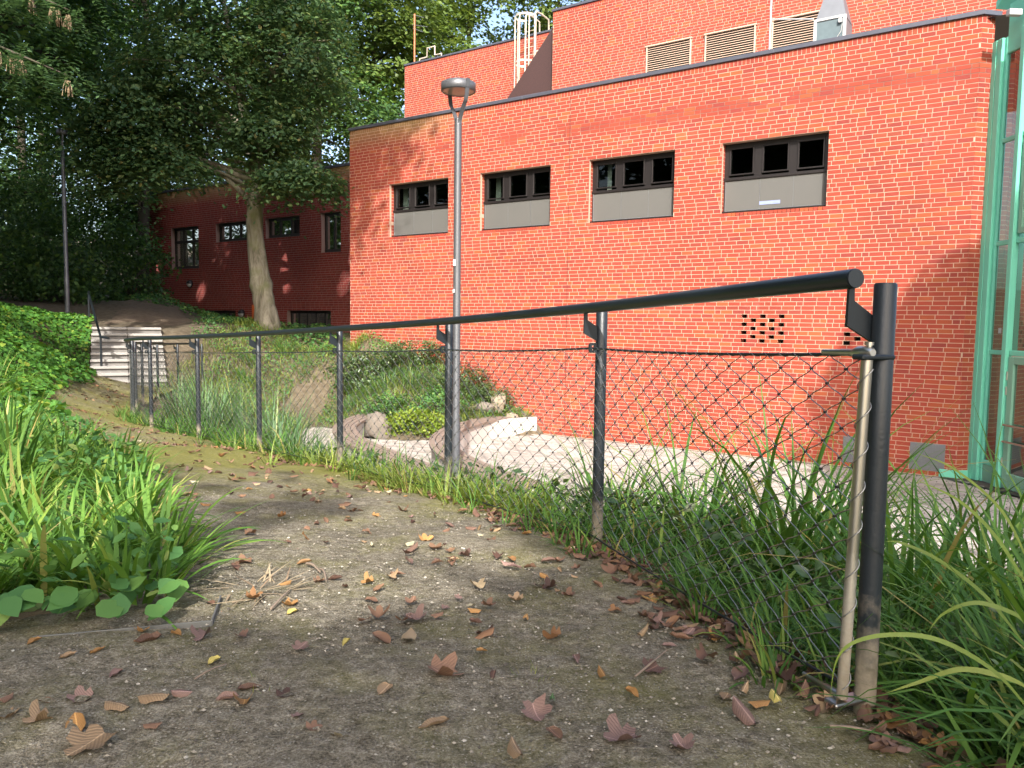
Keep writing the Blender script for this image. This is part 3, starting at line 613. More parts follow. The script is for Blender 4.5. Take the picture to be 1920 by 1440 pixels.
# windows
def main_window(k, a, b):
    c = (a+b)/2; w = b-a; fz0, fz1 = ZS+.02, ZT_; split = ZS+.50*(ZT_-ZS)
    f = MB(); d_ = .20; X = (T, NW, UP)
    f.bbox(wp(c, fz1-.045, d_), (w, .06, .09), X); f.bbox(wp(c, split-.01, d_-.02), (w, .08, .06), X); f.bbox(wp(c, fz0, d_-.06), (w+.02, .12, .03), X)
    for i in range(4):
        wd = .10 if i in (0, 3) else .16; sx = a+.05 if i == 0 else (b-.05 if i == 3 else a+w*i/3)
        f.bbox(wp(sx, (split+fz1)/2, d_-.004*(i % 2)-.002), (wd, .055, fz1-split), X)
    for s_ in (a+.02, b-.02): f.bbox(wp(s_, (fz0+split)/2, d_-.006), (.04, .05, split-fz0), X)
    win = f.build('window', 'frame', mainb)
    for i in range(3):
        x0, x1 = a+w*i/3+(.10 if i == 0 else .08), a+w*(i+1)/3-(.10 if i == 2 else .08)
        q = MB()
        for (z_, h_) in ((split+.075, .028), (fz1-.10, .03)): q.bbox(wp((x0+x1)/2, z_, d_-.025), (x1-x0, .05, h_), X)
        for s_ in (x0+.014, x1-.014): q.bbox(wp(s_, (split+fz1)/2-.01, d_-.024), (.028, .05, fz1-split-.14), X)
        q.build('sash', 'frame', win)
        q = MB(); q.box(wp((x0+x1)/2, (split+fz1)/2, d_+.005), (x1-x0, .006, fz1-split-.1), X); q.build('pane', 'glass', win)
    q = MB(); q.box(wp(c, (fz0+split)/2, d_-.03), (w-.05, .006, split-fz0-.03), X); q.build('screen', 'screen', win)
    for s_ in (a+w*.36, a+w*.68): q = MB(); q.box(wp(s_, (fz0+split)/2, d_-.034), (.006, .004, split-fz0-.05), X); q.build('screen_seam', 'galv', win)
    q = MB(); q.bbox(wp(a+.035, (fz0+split)/2, d_-.036), (.012, .02, split-fz0-.04), X); q.bbox(wp(c, fz0+.025, d_-.04), (w-.06, .02, .016), X); q.build('screen_rail', 'galv', win)
    if k == 3:
        q = MB(); q.box(wp(a+w*.46, fz0+.15, d_-.036), (w*.2, .004, .07), X); q.build('paper_strip', 'blue', win)
    # room behind: open-fronted dark box with a pale strip of wall
    q = MB(); D0, D1 = d_+.04, 1.6; e = .05
    q.add([wp(a-e, fz0, D0), wp(b+e, fz0, D0), wp(b+e, fz1+e, D0), wp(a-e, fz1+e, D0), wp(a-e, fz0, D1), wp(b+e, fz0, D1), wp(b+e, fz1+e, D1), wp(a-e, fz1+e, D1)], [(4, 5, 6, 7), (0, 1, 5, 4), (3, 2, 6, 7), (0, 4, 7, 3), (1, 5, 6, 2)])
    q.build('room', 'interior', win)
    if k < 3:
        q = MB(); q.box(wp(a+.19+.05*k, fz0+.75, D0+.22), (.19-.045*k, .02, 1.2), X); q.build('blind', 'curtain', win)
        q = MB()
        for zz_, hh in ((fz0+.47, .17), (fz0+.23, .30)):
            x_ = a+.27; q.add([wp(x_-(.10 if hh < .2 else .0)*1, zz_+hh/2, d_-.037), wp(x_, zz_-hh/2, d_-.037), wp(x_, zz_+hh/2*(1 if hh < .2 else .2), d_-.037)] if hh < .2 else [wp(x_-.10, zz_-hh/2, d_-.037), wp(x_, zz_-hh/2, d_-.037), wp(x_, zz_-.02, d_-.037), wp(x_-.10, zz_+hh/2, d_-.037)], [(0, 1, 2)] if hh < .2 else [(0, 1, 2, 3)])
    sl = MB(); soldier(sl, O0, T, NW, a-.02, b+.02, ZSILL+.004, ZS-.012, .0833, .02, REV-.02, 20+k); sl.build('sill', 'brick', win)
    return win
for k, (a, b) in enumerate(WIN): main_window(k, a, b)
# checker plates at the foot of the wall
for a, b, k0, k1 in PLATE:
    q = MB(); q.bbox(wp((a+b)/2, (k0+k1)/2, -.004), (b-a, .012, k1-k0), (T, NW, UP), .002)
    pl = q.build('cover_plate', 'galv', mainb); q = MB()
    for i in range(13):
        for j in range(11):
            c = wp(a+.03+i*(b-a-.06)/12, k0+.03+j*(k1-k0-.06)/10, -.0105)
            q.add([c+T*.013, c+UP*.013, c-T*.013, c-UP*.013, c+NW*.007], [(0, 1, 4), (1, 2, 4), (2, 3, 4), (3, 0, 4)])
    q.build('stud_pattern', 'galv', pl, 'stuff')
# upper storey: front block (off 7) and recessed wall (off 8.5)
UO = 7.0; OU = wp(0, 0, UO); ZU0 = 6.2; nU = 61
LV = [(4.71, 6.18), (6.61, 8.12), (8.58, 10.1)]; lz0, lz1 = ZU0+24*.08333, ZU0+40*.08333
uh = [(a, b, lz0, lz1) for a, b in LV]
ub = [b for b in brick_list(1.24, 16.5, ZU0, nU-1, uh, 15) if b[2] > 8.2]
mo = MB(); sheet(mo, OU, T, NW, 1.24, 16.5, 6.2, 11.25, [], .002); mo.build('upper_wall', 'mortar', mainb)
link('upper_brickwork', bricks_mesh('upper_brickwork', ub, OU, T, NW, .012, mainb), mainb, 'brick', 'stuff')
q = MB(); soldier(q, OU, T, NW, 1.24, 16.5, ZU0+60*.08333+.002, 11.31); q.build('upper_soldier_course', 'brick', mainb, 'stuff')
coping(mainb, 1.2, 16.5, 11.31, UO)
RO_ = 8.5; ORC = wp(0, 0, RO_)
rb = [b for b in brick_list(-6.83, 1.3, ZU0, 60, [], 16) if b[2] > 8.6]
mo = MB(); sheet(mo, ORC, T, NW, -6.83, 1.3, 6.2, 11.32, [], .002)
mo.add([wp(-6.83, 6.2, RO_), wp(-6.83, 11.32, RO_), wp(-6.83, 11.32, RO_+8), wp(-6.83, 6.2, RO_+8)], [(0, 1, 2, 3)]); mo.add([wp(-6.83, 11.3, RO_), wp(16.5, 11.3, RO_), wp(16.5, 11.3, 20), wp(-6.83, 11.3, 20)], [(0, 1, 2, 3)])
mo.build('recessed_wall', 'mortar', mainb)
link('recessed_brickwork', bricks_mesh('recessed_brickwork', rb, ORC, T, NW, .012, mainb), mainb, 'brick', 'stuff')
q = MB(); soldier(q, ORC, T, NW, -6.83, 1.3, ZU0+60*.08333+.002, 11.33); q.build('recessed_soldier_course', 'brick', mainb, 'stuff')
coping(mainb, -6.86, 1.2, 11.33, RO_, .07)
q = MB(); q.prism([wp(1.232, 11.2, 7.35), wp(-1.22, 8.45, 7.35), wp(1.232, 6.3, 7.35)], -NW*1.1); q.build('sloping_cladding', 'slate', mainb)
for jx in (4.69,): q = MB(); q.box(wp(jx, 10.5, UO-.001), (.01, .004, 1.6), (T, NW, UP)); q.build('expansion_joint', 'frame', mainb)
for a, b in LV:
    q = MB(); X = (T, NW, UP)
    for z_ in (lz1-.02,): q.bbox(wp((a+b)/2, z_, UO-.03), (b-a+.06, .09, .04), X)
    for s_ in (a+.02, b-.02): q.bbox(wp(s_, (lz0+lz1)/2, UO-.02), (.04, .08, lz1-lz0), X)
    lv = q.build('louver', 'louver', mainb)
    q = MB(); q.box(wp((a+b)/2, (lz0+lz1)/2, UO-.002), (b-a-.02, .004, lz1-lz0-.02), X); q.build('louver_backing', 'interior', lv)
    sx = Vector(NW)*.8-UP*.6; sn = Vector(NW)*.6+UP*.8; zs = lz1-.10
    while zs > lz0:
        q = MB(); q.box(wp((a+b)/2, zs, UO-.026), (b-a-.07, .055, .006), (T, sx, sn)); q.build('slat', 'louver', lv); zs -= .066

# the dark wing at the back left
WO = 3.5; OW = wp(0, 0, WO); WZ = .40
wing = thing('brick_wing', wp(-10, .5, WO), 'shaded brick wing, its bricks toned darker for the shade, behind the pale tree trunk, with small dark windows', 'building')
nW = 69; cw = .08333
WH = [(-15.72, -13.74, WZ+31*cw, WZ+52*cw), (-12.55, -10.5, WZ+43*cw, WZ+52*cw), (-9.4, -7.44, WZ+43*cw, WZ+52*cw), (-6.28, -5.27, WZ+35*cw, WZ+52*cw), (-13.73, -11.34, WZ+4*cw, WZ+10*cw), (-8.2, -5.8, WZ+2*cw, WZ+10*cw)]
wb = brick_list(-17.7, -.9, WZ, nW, WH, 25)
mo = MB(); sheet(mo, OW, T, NW, -17.7, -.9, -.6, 6.15, WH, .002)
for a, b, k0, k1 in WH:
    for s_ in (a, b): mo.add([OW+T*s_+UP*z-NW*d_ for z, d_ in ((k0, .008), (k1, .008), (k1, .24), (k0, .24))], [(0, 1, 2, 3)])
    for k in (k0, k1): mo.add([OW+T*s_+UP*k-NW*d_ for s_, d_ in ((a, .008), (b, .008), (b, .24), (a, .24))], [(0, 1, 2, 3)])
mo.add([wp(-17.7, -.6, WO), wp(-17.7, 6.15, WO), wp(-17.7, 6.15, 14), wp(-17.7, -.6, 14)], [(0, 1, 2, 3)])
mo.add([wp(-17.7, 6.14, WO), wp(-.9, 6.14, WO), wp(-.9, 6.14, 14), wp(-17.7, 6.14, 14)], [(0, 1, 2, 3)])
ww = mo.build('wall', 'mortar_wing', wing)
wb.sort(key=lambda b: abs((b[0]+b[1])/2+6.0)+abs((b[2]+b[3])/2-2.6)*1.2+(40 if (b[0]+b[1])/2 > -4.9 else 0))
cache = {}
for b in wb[:300]:
    key = (round(b[1]-b[0], 2), b[4])
    if key not in cache:
        w2, h2 = (b[1]-b[0])/2, (b[3]-b[2])/2
        cache[key] = npmesh('brick', [tuple(v) for v in brick_verts((-w2, w2, -h2, h2, b[4]), Vector((0, 0, 0)), Vector((1, 0, 0)), Vector((0, -1, 0)), .2, rr)], BF, False)
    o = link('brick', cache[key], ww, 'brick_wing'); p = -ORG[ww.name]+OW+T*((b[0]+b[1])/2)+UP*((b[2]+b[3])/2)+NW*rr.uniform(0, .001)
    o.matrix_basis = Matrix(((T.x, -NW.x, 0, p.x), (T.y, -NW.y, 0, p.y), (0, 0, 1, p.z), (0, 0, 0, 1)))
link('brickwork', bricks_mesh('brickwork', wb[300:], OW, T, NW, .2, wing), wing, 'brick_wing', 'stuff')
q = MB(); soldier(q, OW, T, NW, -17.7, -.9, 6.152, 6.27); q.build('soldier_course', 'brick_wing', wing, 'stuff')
coping(wing, -17.75, -.9, 6.275, WO)
def wing_window(h, cols, rows, pale=False):
    a, b, k0, k1 = h; X = (T, NW, UP); f = MB(); d_ = WO+.20; w, hh = b-a, k1-k0
    xs_ = [a+w*i/cols for i in range(cols+1)]; zs_ = [k0+hh*r for r in rows]
    for i, x in enumerate(xs_): f.bbox(wp(min(max(x, a+.045), b-.045), (k0+k1)/2, d_-.002*i), (.09, .06, hh), X)
    for j, z in enumerate(zs_): f.bbox(wp((a+b)/2, min(max(z, k0+.05), k1-.05), d_-.011), (w, .06, .11 if j else .16), X)
    win = f.build('window', 'frame', wing)
    for i in range(cols):
        for j in range(len(zs_)-1):
            q = MB(); q.box(wp((xs_[i]+xs_[i+1])/2, (zs_[j]+zs_[j+1])/2, d_+.01), (w/cols, .006, zs_[j+1]-zs_[j]), X); q.build('pane', 'glass', win)
    q = MB(); e = .02
    D0, D1 = d_+.04, d_+1.3
    q.add([wp(a-e, k0-e, D0), wp(b+e, k0-e, D0), wp(b+e, k1+e, D0), wp(a-e, k1+e, D0), wp(a-e, k0-e, D1), wp(b+e, k0-e, D1), wp(b+e, k1+e, D1), wp(a-e, k1+e, D1)], [(4, 5, 6, 7), (0, 1, 5, 4), (3, 2, 6, 7), (0, 4, 7, 3), (1, 5, 6, 2)])
    q.build('room', 'curtain' if pale else 'interior', win)
    return win
def emit_mat(name, col, st):
    m, ns, ls, b = mat(name); b.inputs['Base Color'].default_value = (*col, 1); b.inputs['Emission Color'].default_value = (*col, 1); b.inputs['Emission Strength'].default_value = st; return m
MT['tube'] = emit_mat('ceiling_tube', (1, .93, .7), 3.0)
w0 = wing_window(WH[0], 3, (0, .66, 1), True)
q = MB(); 
for s_ in (-14.75, -14.05): q.box(wp(s_, WH[0][3]-.36, WO+1.0), (.42, .06, .03), (T, NW, UP))
q.build('ceiling_light', 'tube', w0)
wing_window(WH[1], 3, (0, 1)); wing_window(WH[2], 3, (0, 1)); w3 = wing_window(WH[3], 2, (0, 1))
q = MB(); q.box(wp(-6.02, WH[3][2]+.75, WO+.32), (.2, .02, 1.1), (T, NW, UP)); q.build('curtain', 'curtain', w3)
wing_window(WH[4], 4, (0, 1)); wing_window(WH[5], 5, (0, 1))
q = MB(); q.bbox(wp(-10.04, .9, WO-.03), (.38, .05, 1.1), (T, NW, UP)); q.build('door', 'orange', wing)
# low brick plinth wall in front of the wing
pw = thing('plinth_wall', wp(-16.6, .9, 3.0), 'low brick plinth wall at the far end of the shaded wing', 'low wall')
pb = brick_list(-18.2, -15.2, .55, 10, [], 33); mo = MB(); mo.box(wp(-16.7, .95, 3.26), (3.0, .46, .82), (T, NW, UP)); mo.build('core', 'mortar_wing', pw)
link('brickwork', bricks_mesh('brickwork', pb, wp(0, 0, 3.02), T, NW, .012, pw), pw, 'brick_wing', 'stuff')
# wall lights
for s_, z_, lb in ((-14.36, 2.35, 'round half-shaded wall light under the tall window of the wing'), (-10.9, 1.11, 'round half-shaded wall light between basement window and orange door')):
    l = thing('wall_light', wp(s_, z_, WO-.01), lb, 'wall light', 'wall lights on the shaded wing'); c = wp(s_, z_, WO)
    q = MB(); q.tube([c+NW*.0, c+NW*.05], .17, 20); q.build('backplate', 'frame', l)
    q = MB(); n_ = 14
    vs_ = []; fs_ = []
    for j in range(6):
        ph = pi/2*j/5
        for i in range(n_): an = 2*pi*i/n_; vs_.append(c+NW*(.05+.11*sin(ph))+(T*cos(an)+UP*sin(an))*.14*cos(ph))
    for j in range(5):
        for i in range(n_): fs_.append((j*n_+i, j*n_+(i+1) % n_, (j+1)*n_+(i+1) % n_, (j+1)*n_+i))
    q.add(vs_, fs_, True); q.build('globe', 'white', l)
    q = MB(); q.add([c+NW*(.055+.12*sin(pi/2*j/5))+(T*cos(an)+UP*sin(an))*.15*cos(pi/2*j/5) for j in range(6) for an in [pi*i/8 for i in range(9)]], [(j*9+i, j*9+i+1, (j+1)*9+i+1, (j+1)*9+i) for j in range(5) for i in range(8)], True); q.build('hood', 'frame', l)

# ------------------------------------------------------------------ roof things
lad = thing('roof_ladder', wp(-.4, 6.3, 8.25), 'beige caged ladder climbing the recessed upper brick wall', 'ladder')
lo = 8.12; lz, lt = 6.3, 11.9
for s_ in (-.62, -.22):
    q = MB(); q.tube([wp(s_, lz, lo), wp(s_, lt, lo), wp(s_, lt+.12, lo+.08), wp(s_, lt+.14, lo+.4), wp(s_, lt+.1, lo+.9), wp(s_, lt-.5, lo+.95)], .032, 8); q.build('rail', 'cream', lad)
z_ = lz+.3
while z_ < 11.5: q = MB(); q.tube([wp(-.62, z_, lo), wp(-.22, z_, lo)], .013, 6); q.build('rung', 'cream', lad); z_ += .28
cage = [(-.62+.0, 0), (-.80, .22), (-.72, .52), (-.42, .68), (-.12, .52), (-.04, .22), (-.22, 0)]
for z_ in (8.75, 10.15, 11.75):
    q = MB()
    pts = spline([(a, b, 0) for a, b in cage], 4); P_ = [wp(p[0], z_, lo-p[1]) for p in pts]
    for i in range(len(P_)-1): q.add([P_[i]+UP*.035, P_[i+1]+UP*.035, P_[i+1]-UP*.035, P_[i]-UP*.035], [(0, 1, 2, 3)])
    q.build('hoop', 'cream', lad)
for a, b in cage[1:-1]: q = MB(); q.bbox(wp(a, 10.25, lo-b), (.045, .02, 3.06), (T, NW, UP), .003); q.build('cage_bar', 'cream', lad)
for z_ in (9.3, 10.6): q = MB(); q.bbox(wp(-.1, z_, lo+.0), (.3, .05, .06), (T, NW, UP)); q.bbox(wp(.06, z_, lo+.0), (.03, .08, .2), (T, NW, UP)); q.build('wall_bracket', 'cream', lad)
mast = thing('aerial_mast', wp(-6.48, 11.4, 8.7), 'thin rust-coloured aerial mast at the left end of the upper roof', 'mast')
q = MB(); q.tube([wp(-6.48, 11.3, 8.7), wp(-6.48, 13.4, 8.7)], .035, 8); q.build('pole', 'orange_dull', mast)
for z_, l_ in ((13.3, .5), (12.9, .7), (12.75, .45)):
    q = MB(); q.tube([wp(-6.48-l_*.2, z_+.1, 8.7), wp(-6.48+l_, z_-.15, 8.7)], .012, 5); q.build('aerial_rod', 'galv', mast)
hb = thing('roof_guard', wp(-5.6, 11.4, 8.6), 'low cream tube guard beside the aerial mast on the upper roof', 'guard rail')
q = MB(); q.tube([wp(-6.15, 11.35, 8.65), wp(-6.15, 11.55, 8.65), wp(-5.75, 11.55, 8.65), wp(-5.75, 11.9, 8.65), wp(-5.35, 11.9, 8.65), wp(-5.35, 11.55, 8.65), wp(-5.0, 11.55, 8.65), wp(-5.0, 11.35, 8.65)], .03, 8); q.build('tube', 'cream', hb)
ac = thing('air_handler', wp(11.4, 6.2, 1.6), 'grey metal air handling unit with pyramid hood behind the parapet', 'air unit')
q = MB(); X = (T, NW, UP); q.bbox(wp(11.42, 6.72, 1.85), (.62, .62, 1.04), X, .01); q.build('casing', 'galv', ac)
q = MB()
for s_ in (11.13, 11.71): q.bbox(wp(s_, 6.75, 1.53), (.06, .04, 1.06), X)
q.bbox(wp(11.42, 7.26, 1.53), (.64, .04, .05), X); q.build('front_frame', 'white', ac)
q = MB(); q.box(wp(11.42, 6.72, 1.535), (.52, .006, 1.0), X); q.build('coil_panel', 'galv_dull', ac)
q = MB(); b_ = [wp(11.12, 7.25, 1.56), wp(11.73, 7.25, 1.56), wp(11.73, 7.25, 2.15), wp(11.12, 7.25, 2.15)]; t_ = [wp(11.33, 8.1, 1.75), wp(11.52, 8.1, 1.75), wp(11.52, 8.1, 1.98), wp(11.33, 8.1, 1.98)]
q.add(b_+t_, [(0, 1, 5, 4), (1, 2, 6, 5), (2, 3, 7, 6), (3, 0, 4, 7), (4, 5, 6, 7)]); q.build('hood', 'galv', ac)
q = MB(); q.bbox(wp(11.63, 7.17, 1.50), (.07, .06, .09), X); q.tube([wp(11.67, 7.1, 1.5), wp(11.65, 6.95, 1.5), wp(11.55, 6.8, 1.5), wp(11.53, 6.5, 1.51)], .007, 5); q.build('junction_box', 'white', ac)
rp_ = thing('roof_pipe', wp(10.2, 6.2, 1.5), 'thin white pipe standing on the roof with a rod to the air unit', 'pipe')
q = MB(); q.tube([wp(10.2, 6.2, 1.5), wp(10.2, 8.6, 1.5)], .022, 8); q.build('pipe', 'white', rp_)
q = MB(); q.tube([wp(10.2, 7.48, 1.5), wp(11.10, 7.30, 1.5)], .014, 6); q.build('stay_rod', 'white', rp_)

# ------------------------------------------------------------------ green glazed front
E0 = OR+TR*LR; GX = Vector((0.06, -1, 0)).normalized(); GN = Vector((-1, -.06, 0)).normalized()
gf = thing('glazed_front', (E0.x, E0.y, CZ), 'green framed glazed entrance front at the right end of the brick wall', 'glazed facade')
def gp(t, z, o=0): return E0+GX*t+UP*z-GN*o
GA = (GX, GN, UP)
q = MB(); q.bbox(gp(.05, 2.0, .0), (.10, .05, 7.6), GA); q.build('corner_flashing', 'green', gf)
q = MB(); q.bbox(gp(.17, 2.0, .03), (.13, .10, 7.6), GA, .01); q.build('mullion', 'green', gf)
q = MB(); q.bbox(gp(.27, 2.0, .06), (.06, .06, 7.6), GA, .008); q.build('mullion', 'green', gf)
q = MB(); q.bbox(gp(.69, 2.0, .05), (.06, .07, 7.6), GA, .008); q.build('mullion', 'green', gf)
q = MB(); q.bbox(gp(.79, 2.0, .0), (.11, .12, 7.6), GA, .012); q.build('mullion', 'green', gf)
TRN = (-1.45, .48, 2.34, 4.07, 5.55)
for z_ in TRN:
    q = MB(); q.bbox(gp(.48, z_, .06), (.36, .055, .075), GA, .01); q.build('transom', 'green', gf)
    if z_ > 0: q = MB(); q.bbox(gp(2.0, z_, .03), (2.3, .07, .09), GA, .01); q.build('transom', 'green', gf)
q = MB(); q.bbox(gp(.48, -1.64, .06), (.36, .03, .31), GA); q.build('bottom_panel', 'green_dull', gf)
q = MB(); q.bbox(gp(.48, 5.95, .05), (.36, .03, .75), GA); q.bbox(gp(2.0, 6.3, .04), (2.4, .04, .8), GA); q.build('fascia', 'green', gf)
for i in range(len(TRN)-1):
    q = MB(); q.box(gp(.48, (TRN[i]+TRN[i+1])/2, .07), (.37, .008, TRN[i+1]-TRN[i]), GA); q.build('pane', 'glass_green', gf)
    if i: q = MB(); q.box(gp(2.0, (TRN[i]+TRN[i+1])/2, .05), (2.3, .008, TRN[i+1]-TRN[i]), GA); q.build('pane', 'glass_green', gf)
q = MB(); q.bbox(gp(1.2, 3.2, .02), (.06, .06, 1.5), GA); q.bbox(gp(.92, 3.2, .021), (.09, .06, 1.5), GA); q.bbox(gp(1.06, 2.5, .022), (.34, .06, .1), GA); q.build('vent_sash', 'green_dull', gf)
dr = MB()
for t_, w_ in ((.925, .13), (1.86, .13)): dr.bbox(gp(t_, -.68, .02), (w_, .07, 2.2), GA, .01)
for z_, h_ in ((.36, .13), (-1.66, .26)): dr.bbox(gp(1.39, z_, .021), (.82, .07, h_), GA, .01)
door = dr.build('door', 'green_dull', gf)
q = MB(); q.box(gp(1.39, -.62, .03), (.82, .008, 1.85), GA); q.build('pane', 'glass_green', door)
for z_ in (-.72, -1.0): q = MB(); q.tube([gp(.9, z_, -.06), gp(1.88, z_, -.06)], .018, 8); q.build('push_bar', 'steel', door)
for z_ in (.1, -.15, -1.35): q = MB(); q.tube([gp(.862, z_-.07, -.02), gp(.862, z_+.07, -.02)], .014, 8); q.build('hinge', 'steel', door)
q = MB(); q.bbox(wp(14.16, CZ+.07, -.012), (.30, .02, .14), (T, NW, UP)); q.bbox(OR+TR*.12+UP*(CZ+.07)+NR*.013, (.24, .02, .14), (TR, NR, UP)); q.build('base_flashing', 'green', gf)
q = MB(); q.bbox(gp(1.4, 2.3, 1.6), (3.5, .02, 8.6), GA); q.build('hall_back_wall', 'interior', gf)
q = MB()
for k in range(3): q.box(gp(1.55, .6+k*1.9, .5), (1.2, .01, 1.7), GA)
q.build('inner_blind', 'curtain', gf)
q = MB(); q.box(gp(.5, .85, .064), (.07, .004, .09), GA); q.build('sticker', 'white', gf)
q = MB(); q.bbox(gp(.66, 6.04, -.14), (.10, .22, .10), GA, .008); q.build('spotlight', 'white', gf)
q = MB(); q.prism([gp(0, 6.35, .3), gp(.02, 6.35, -.02), gp(.75, 6.9, -.02), gp(.75, 6.9, .3)], UP*.12); q.build('roof_edge', 'green', gf)
dc = MB(); dc.bbox((7.98, 12.9, CZ+.004), (.10, 1.7, .012), (Vector((.96, .27, 0)), Vector((-.27, .96, 0)), UP), .002)
drain = single(dc, 'channel_drain', 'drain', (7.98, 12.9, CZ), 'narrow black channel drain in the paving before the green door', 'drain')

# ------------------------------------------------------------------ netted railing
rail = thing('railing', (.82, 1.72, 0), 'curved anthracite railing with round handrail and wire rope netting along the path', 'railing')
NP = len(POSTS); PN = []
for i in range(NP):
    a = Vector(POSTS[max(i-1, 0)]); b = Vector(POSTS[min(i+1, NP-1)]); t = (b-a).normalized(); PN.append((Vector((t.x, t.y, 0)), Vector((-t.y, t.x, 0))))
def dirt_attr(mb, z0, h): return {'dirt': [max(0., 1-(v[2]-z0)/h) for v in mb.v]}
CABZ = [.815]+[z-.165 for z in RZ[1:]]; BOTZ = [z+.06 for z in PZ]
for i, (x, y) in enumerate(POSTS):
    t, n = PN[i]; p = Vector((x, y, 0)); zt_ = .969 if i == 0 else RZ[i]-.012; r = .0242
    q = MB(); zs = [PZ[i]-.08, PZ[i], PZ[i]+.06, PZ[i]+.13, PZ[i]+.22, PZ[i]+.35, PZ[i]+.6, zt_-.004]
    q.tube([p+UP*z for z in zs]+[p+UP*zt_], [r]*len(zs)+[r-.003], 20); po = q.build('post', 'post', rail, None, dirt_attr(q, PZ[i]-.02, .42 if i < 4 else .3))
    k = .07 if i == 0 else 0; b0 = RZ[i]-.079; c = p - t*(-.015) if i == 0 else p
    prof = [(.018, 0), (.068, .031), (.069, .060), (.083, .060), (.0845, -.024), (.018, -.059)]
    sh = t*.0 if i else t*.018
    q = MB(); q.prism([p+sh+n*u+UP*(b0+v)-t*.004 for u, v in prof], t*.008); q.build('bracket', 'rail', po)
    if i:
        q = MB(); zc = CABZ[i]; s_ = .022
        ring = [(.02, -.02), (.05, -.02), (.058, -.012), (.058, .014), (.05, .022), (.02, .022)]; hole = [(.034, -.008), (.044, -.008), (.048, -.002), (.048, .006), (.044, .012), (.034, .012)]
        for sd_ in (0, 1):
            o_ = t*(.005*(1 if sd_ else -1)); vs_ = [p+n*u+UP*(zc+v)+o_ for u, v in ring]+[p+n*u+UP*(zc+v)+o_ for u, v in hole]
            q.add(vs_, [(j, (j+1) % 6, (j+1) % 6+6, j+6) for j in range(6)])
        vs_ = [p+n*u+UP*(zc+v)+t*e for e in (-.005, .005) for u, v in ring]; q.add(vs_, [(j, (j+1) % 6, (j+1) % 6+6, j+6) for j in range(6)])
        vs_ = [p+n*u+UP*(zc+v)+t*e for e in (-.005, .005) for u, v in hole]; q.add(vs_, [(j, (j+1) % 6, (j+1) % 6+6, j+6) for j in range(6)])
        q.build('cable_eye', 'rail', po)
# handrail
RP = [Vector((x, y, z))+PN[i][1]*.078 for i, ((x, y), z) in enumerate(zip(POSTS, RZ))]
RP[0] = Vector((.745, 1.70, .977))
rs = spline([RP[0]-PN[0][0]*.0]+RP[1:], 6); q = MB(); q.tube([Vector(p) for p in rs], .0218, 20); hr = q.build('handrail', 'rail', rail)
q = MB(); d = (Vector(rs[0])-Vector(rs[1])).normalized(); q.tube([Vector(rs[0])+d*.001, Vector(rs[0])+d*.004], [.0216, .0205], 20); q.build('end_cap', 'rail', hr)
# cables and net
def line(zz): return [Vector((x, y, z))+PN[i][1]*.040 for i, ((x, y), z) in enumerate(zip(POSTS, zz))]
TOPL, BOTL = line(CABZ), line(BOTZ)
rod = Vector((.775, 1.69, 0)); TOPL[0] = Vector((rod.x+.012, rod.y+.03, .812)); BOTL[0] = Vector((rod.x-.012, rod.y+.03, .055))
for L_, nm in ((TOPL, 'top_cable'), (BOTL, 'bottom_cable')):
    pts = []
    for i in range(NP-1):
        for k in range(6):
            t = k/6; pts.append(L_[i].lerp(L_[i+1], t)-UP*.010*4*t*(1-t))
    pts.append(L_[-1]); q = MB(); q.tube(pts, .0042 if nm[0] == 't' else .0038, 8); q.build(nm, 'rail', rail)
def polytubes(Pl, r, nn, sides=3):
    """Pl (m,k,3) polylines -> verts, quads; nn: vector roughly perpendicular to all of them"""
    m, k, _ = Pl.shape; tg = np.gradient(Pl, axis=1); tg /= np.linalg.norm(tg, axis=2, keepdims=True)+1e-9
    a = np.broadcast_to(np.asarray(nn), Pl.shape); b = np.cross(tg, a); b /= np.linalg.norm(b, axis=2, keepdims=True)+1e-9; a = np.cross(b, tg)
    V = np.stack([Pl+r*(cos(2*pi*s/sides)*a+sin(2*pi*s/sides)*b) for s in range(sides)], 2).reshape(-1, 3)
    i = (np.arange(m)[:, None, None]*k+np.arange(k-1)[None, :, None])*sides; s = np.arange(sides)[None, None, :]; s2 = (s+1) % sides
    return V, np.stack([i+s, i+s2, i+sides+s2, i+sides+s], 3).reshape(-1, 4)
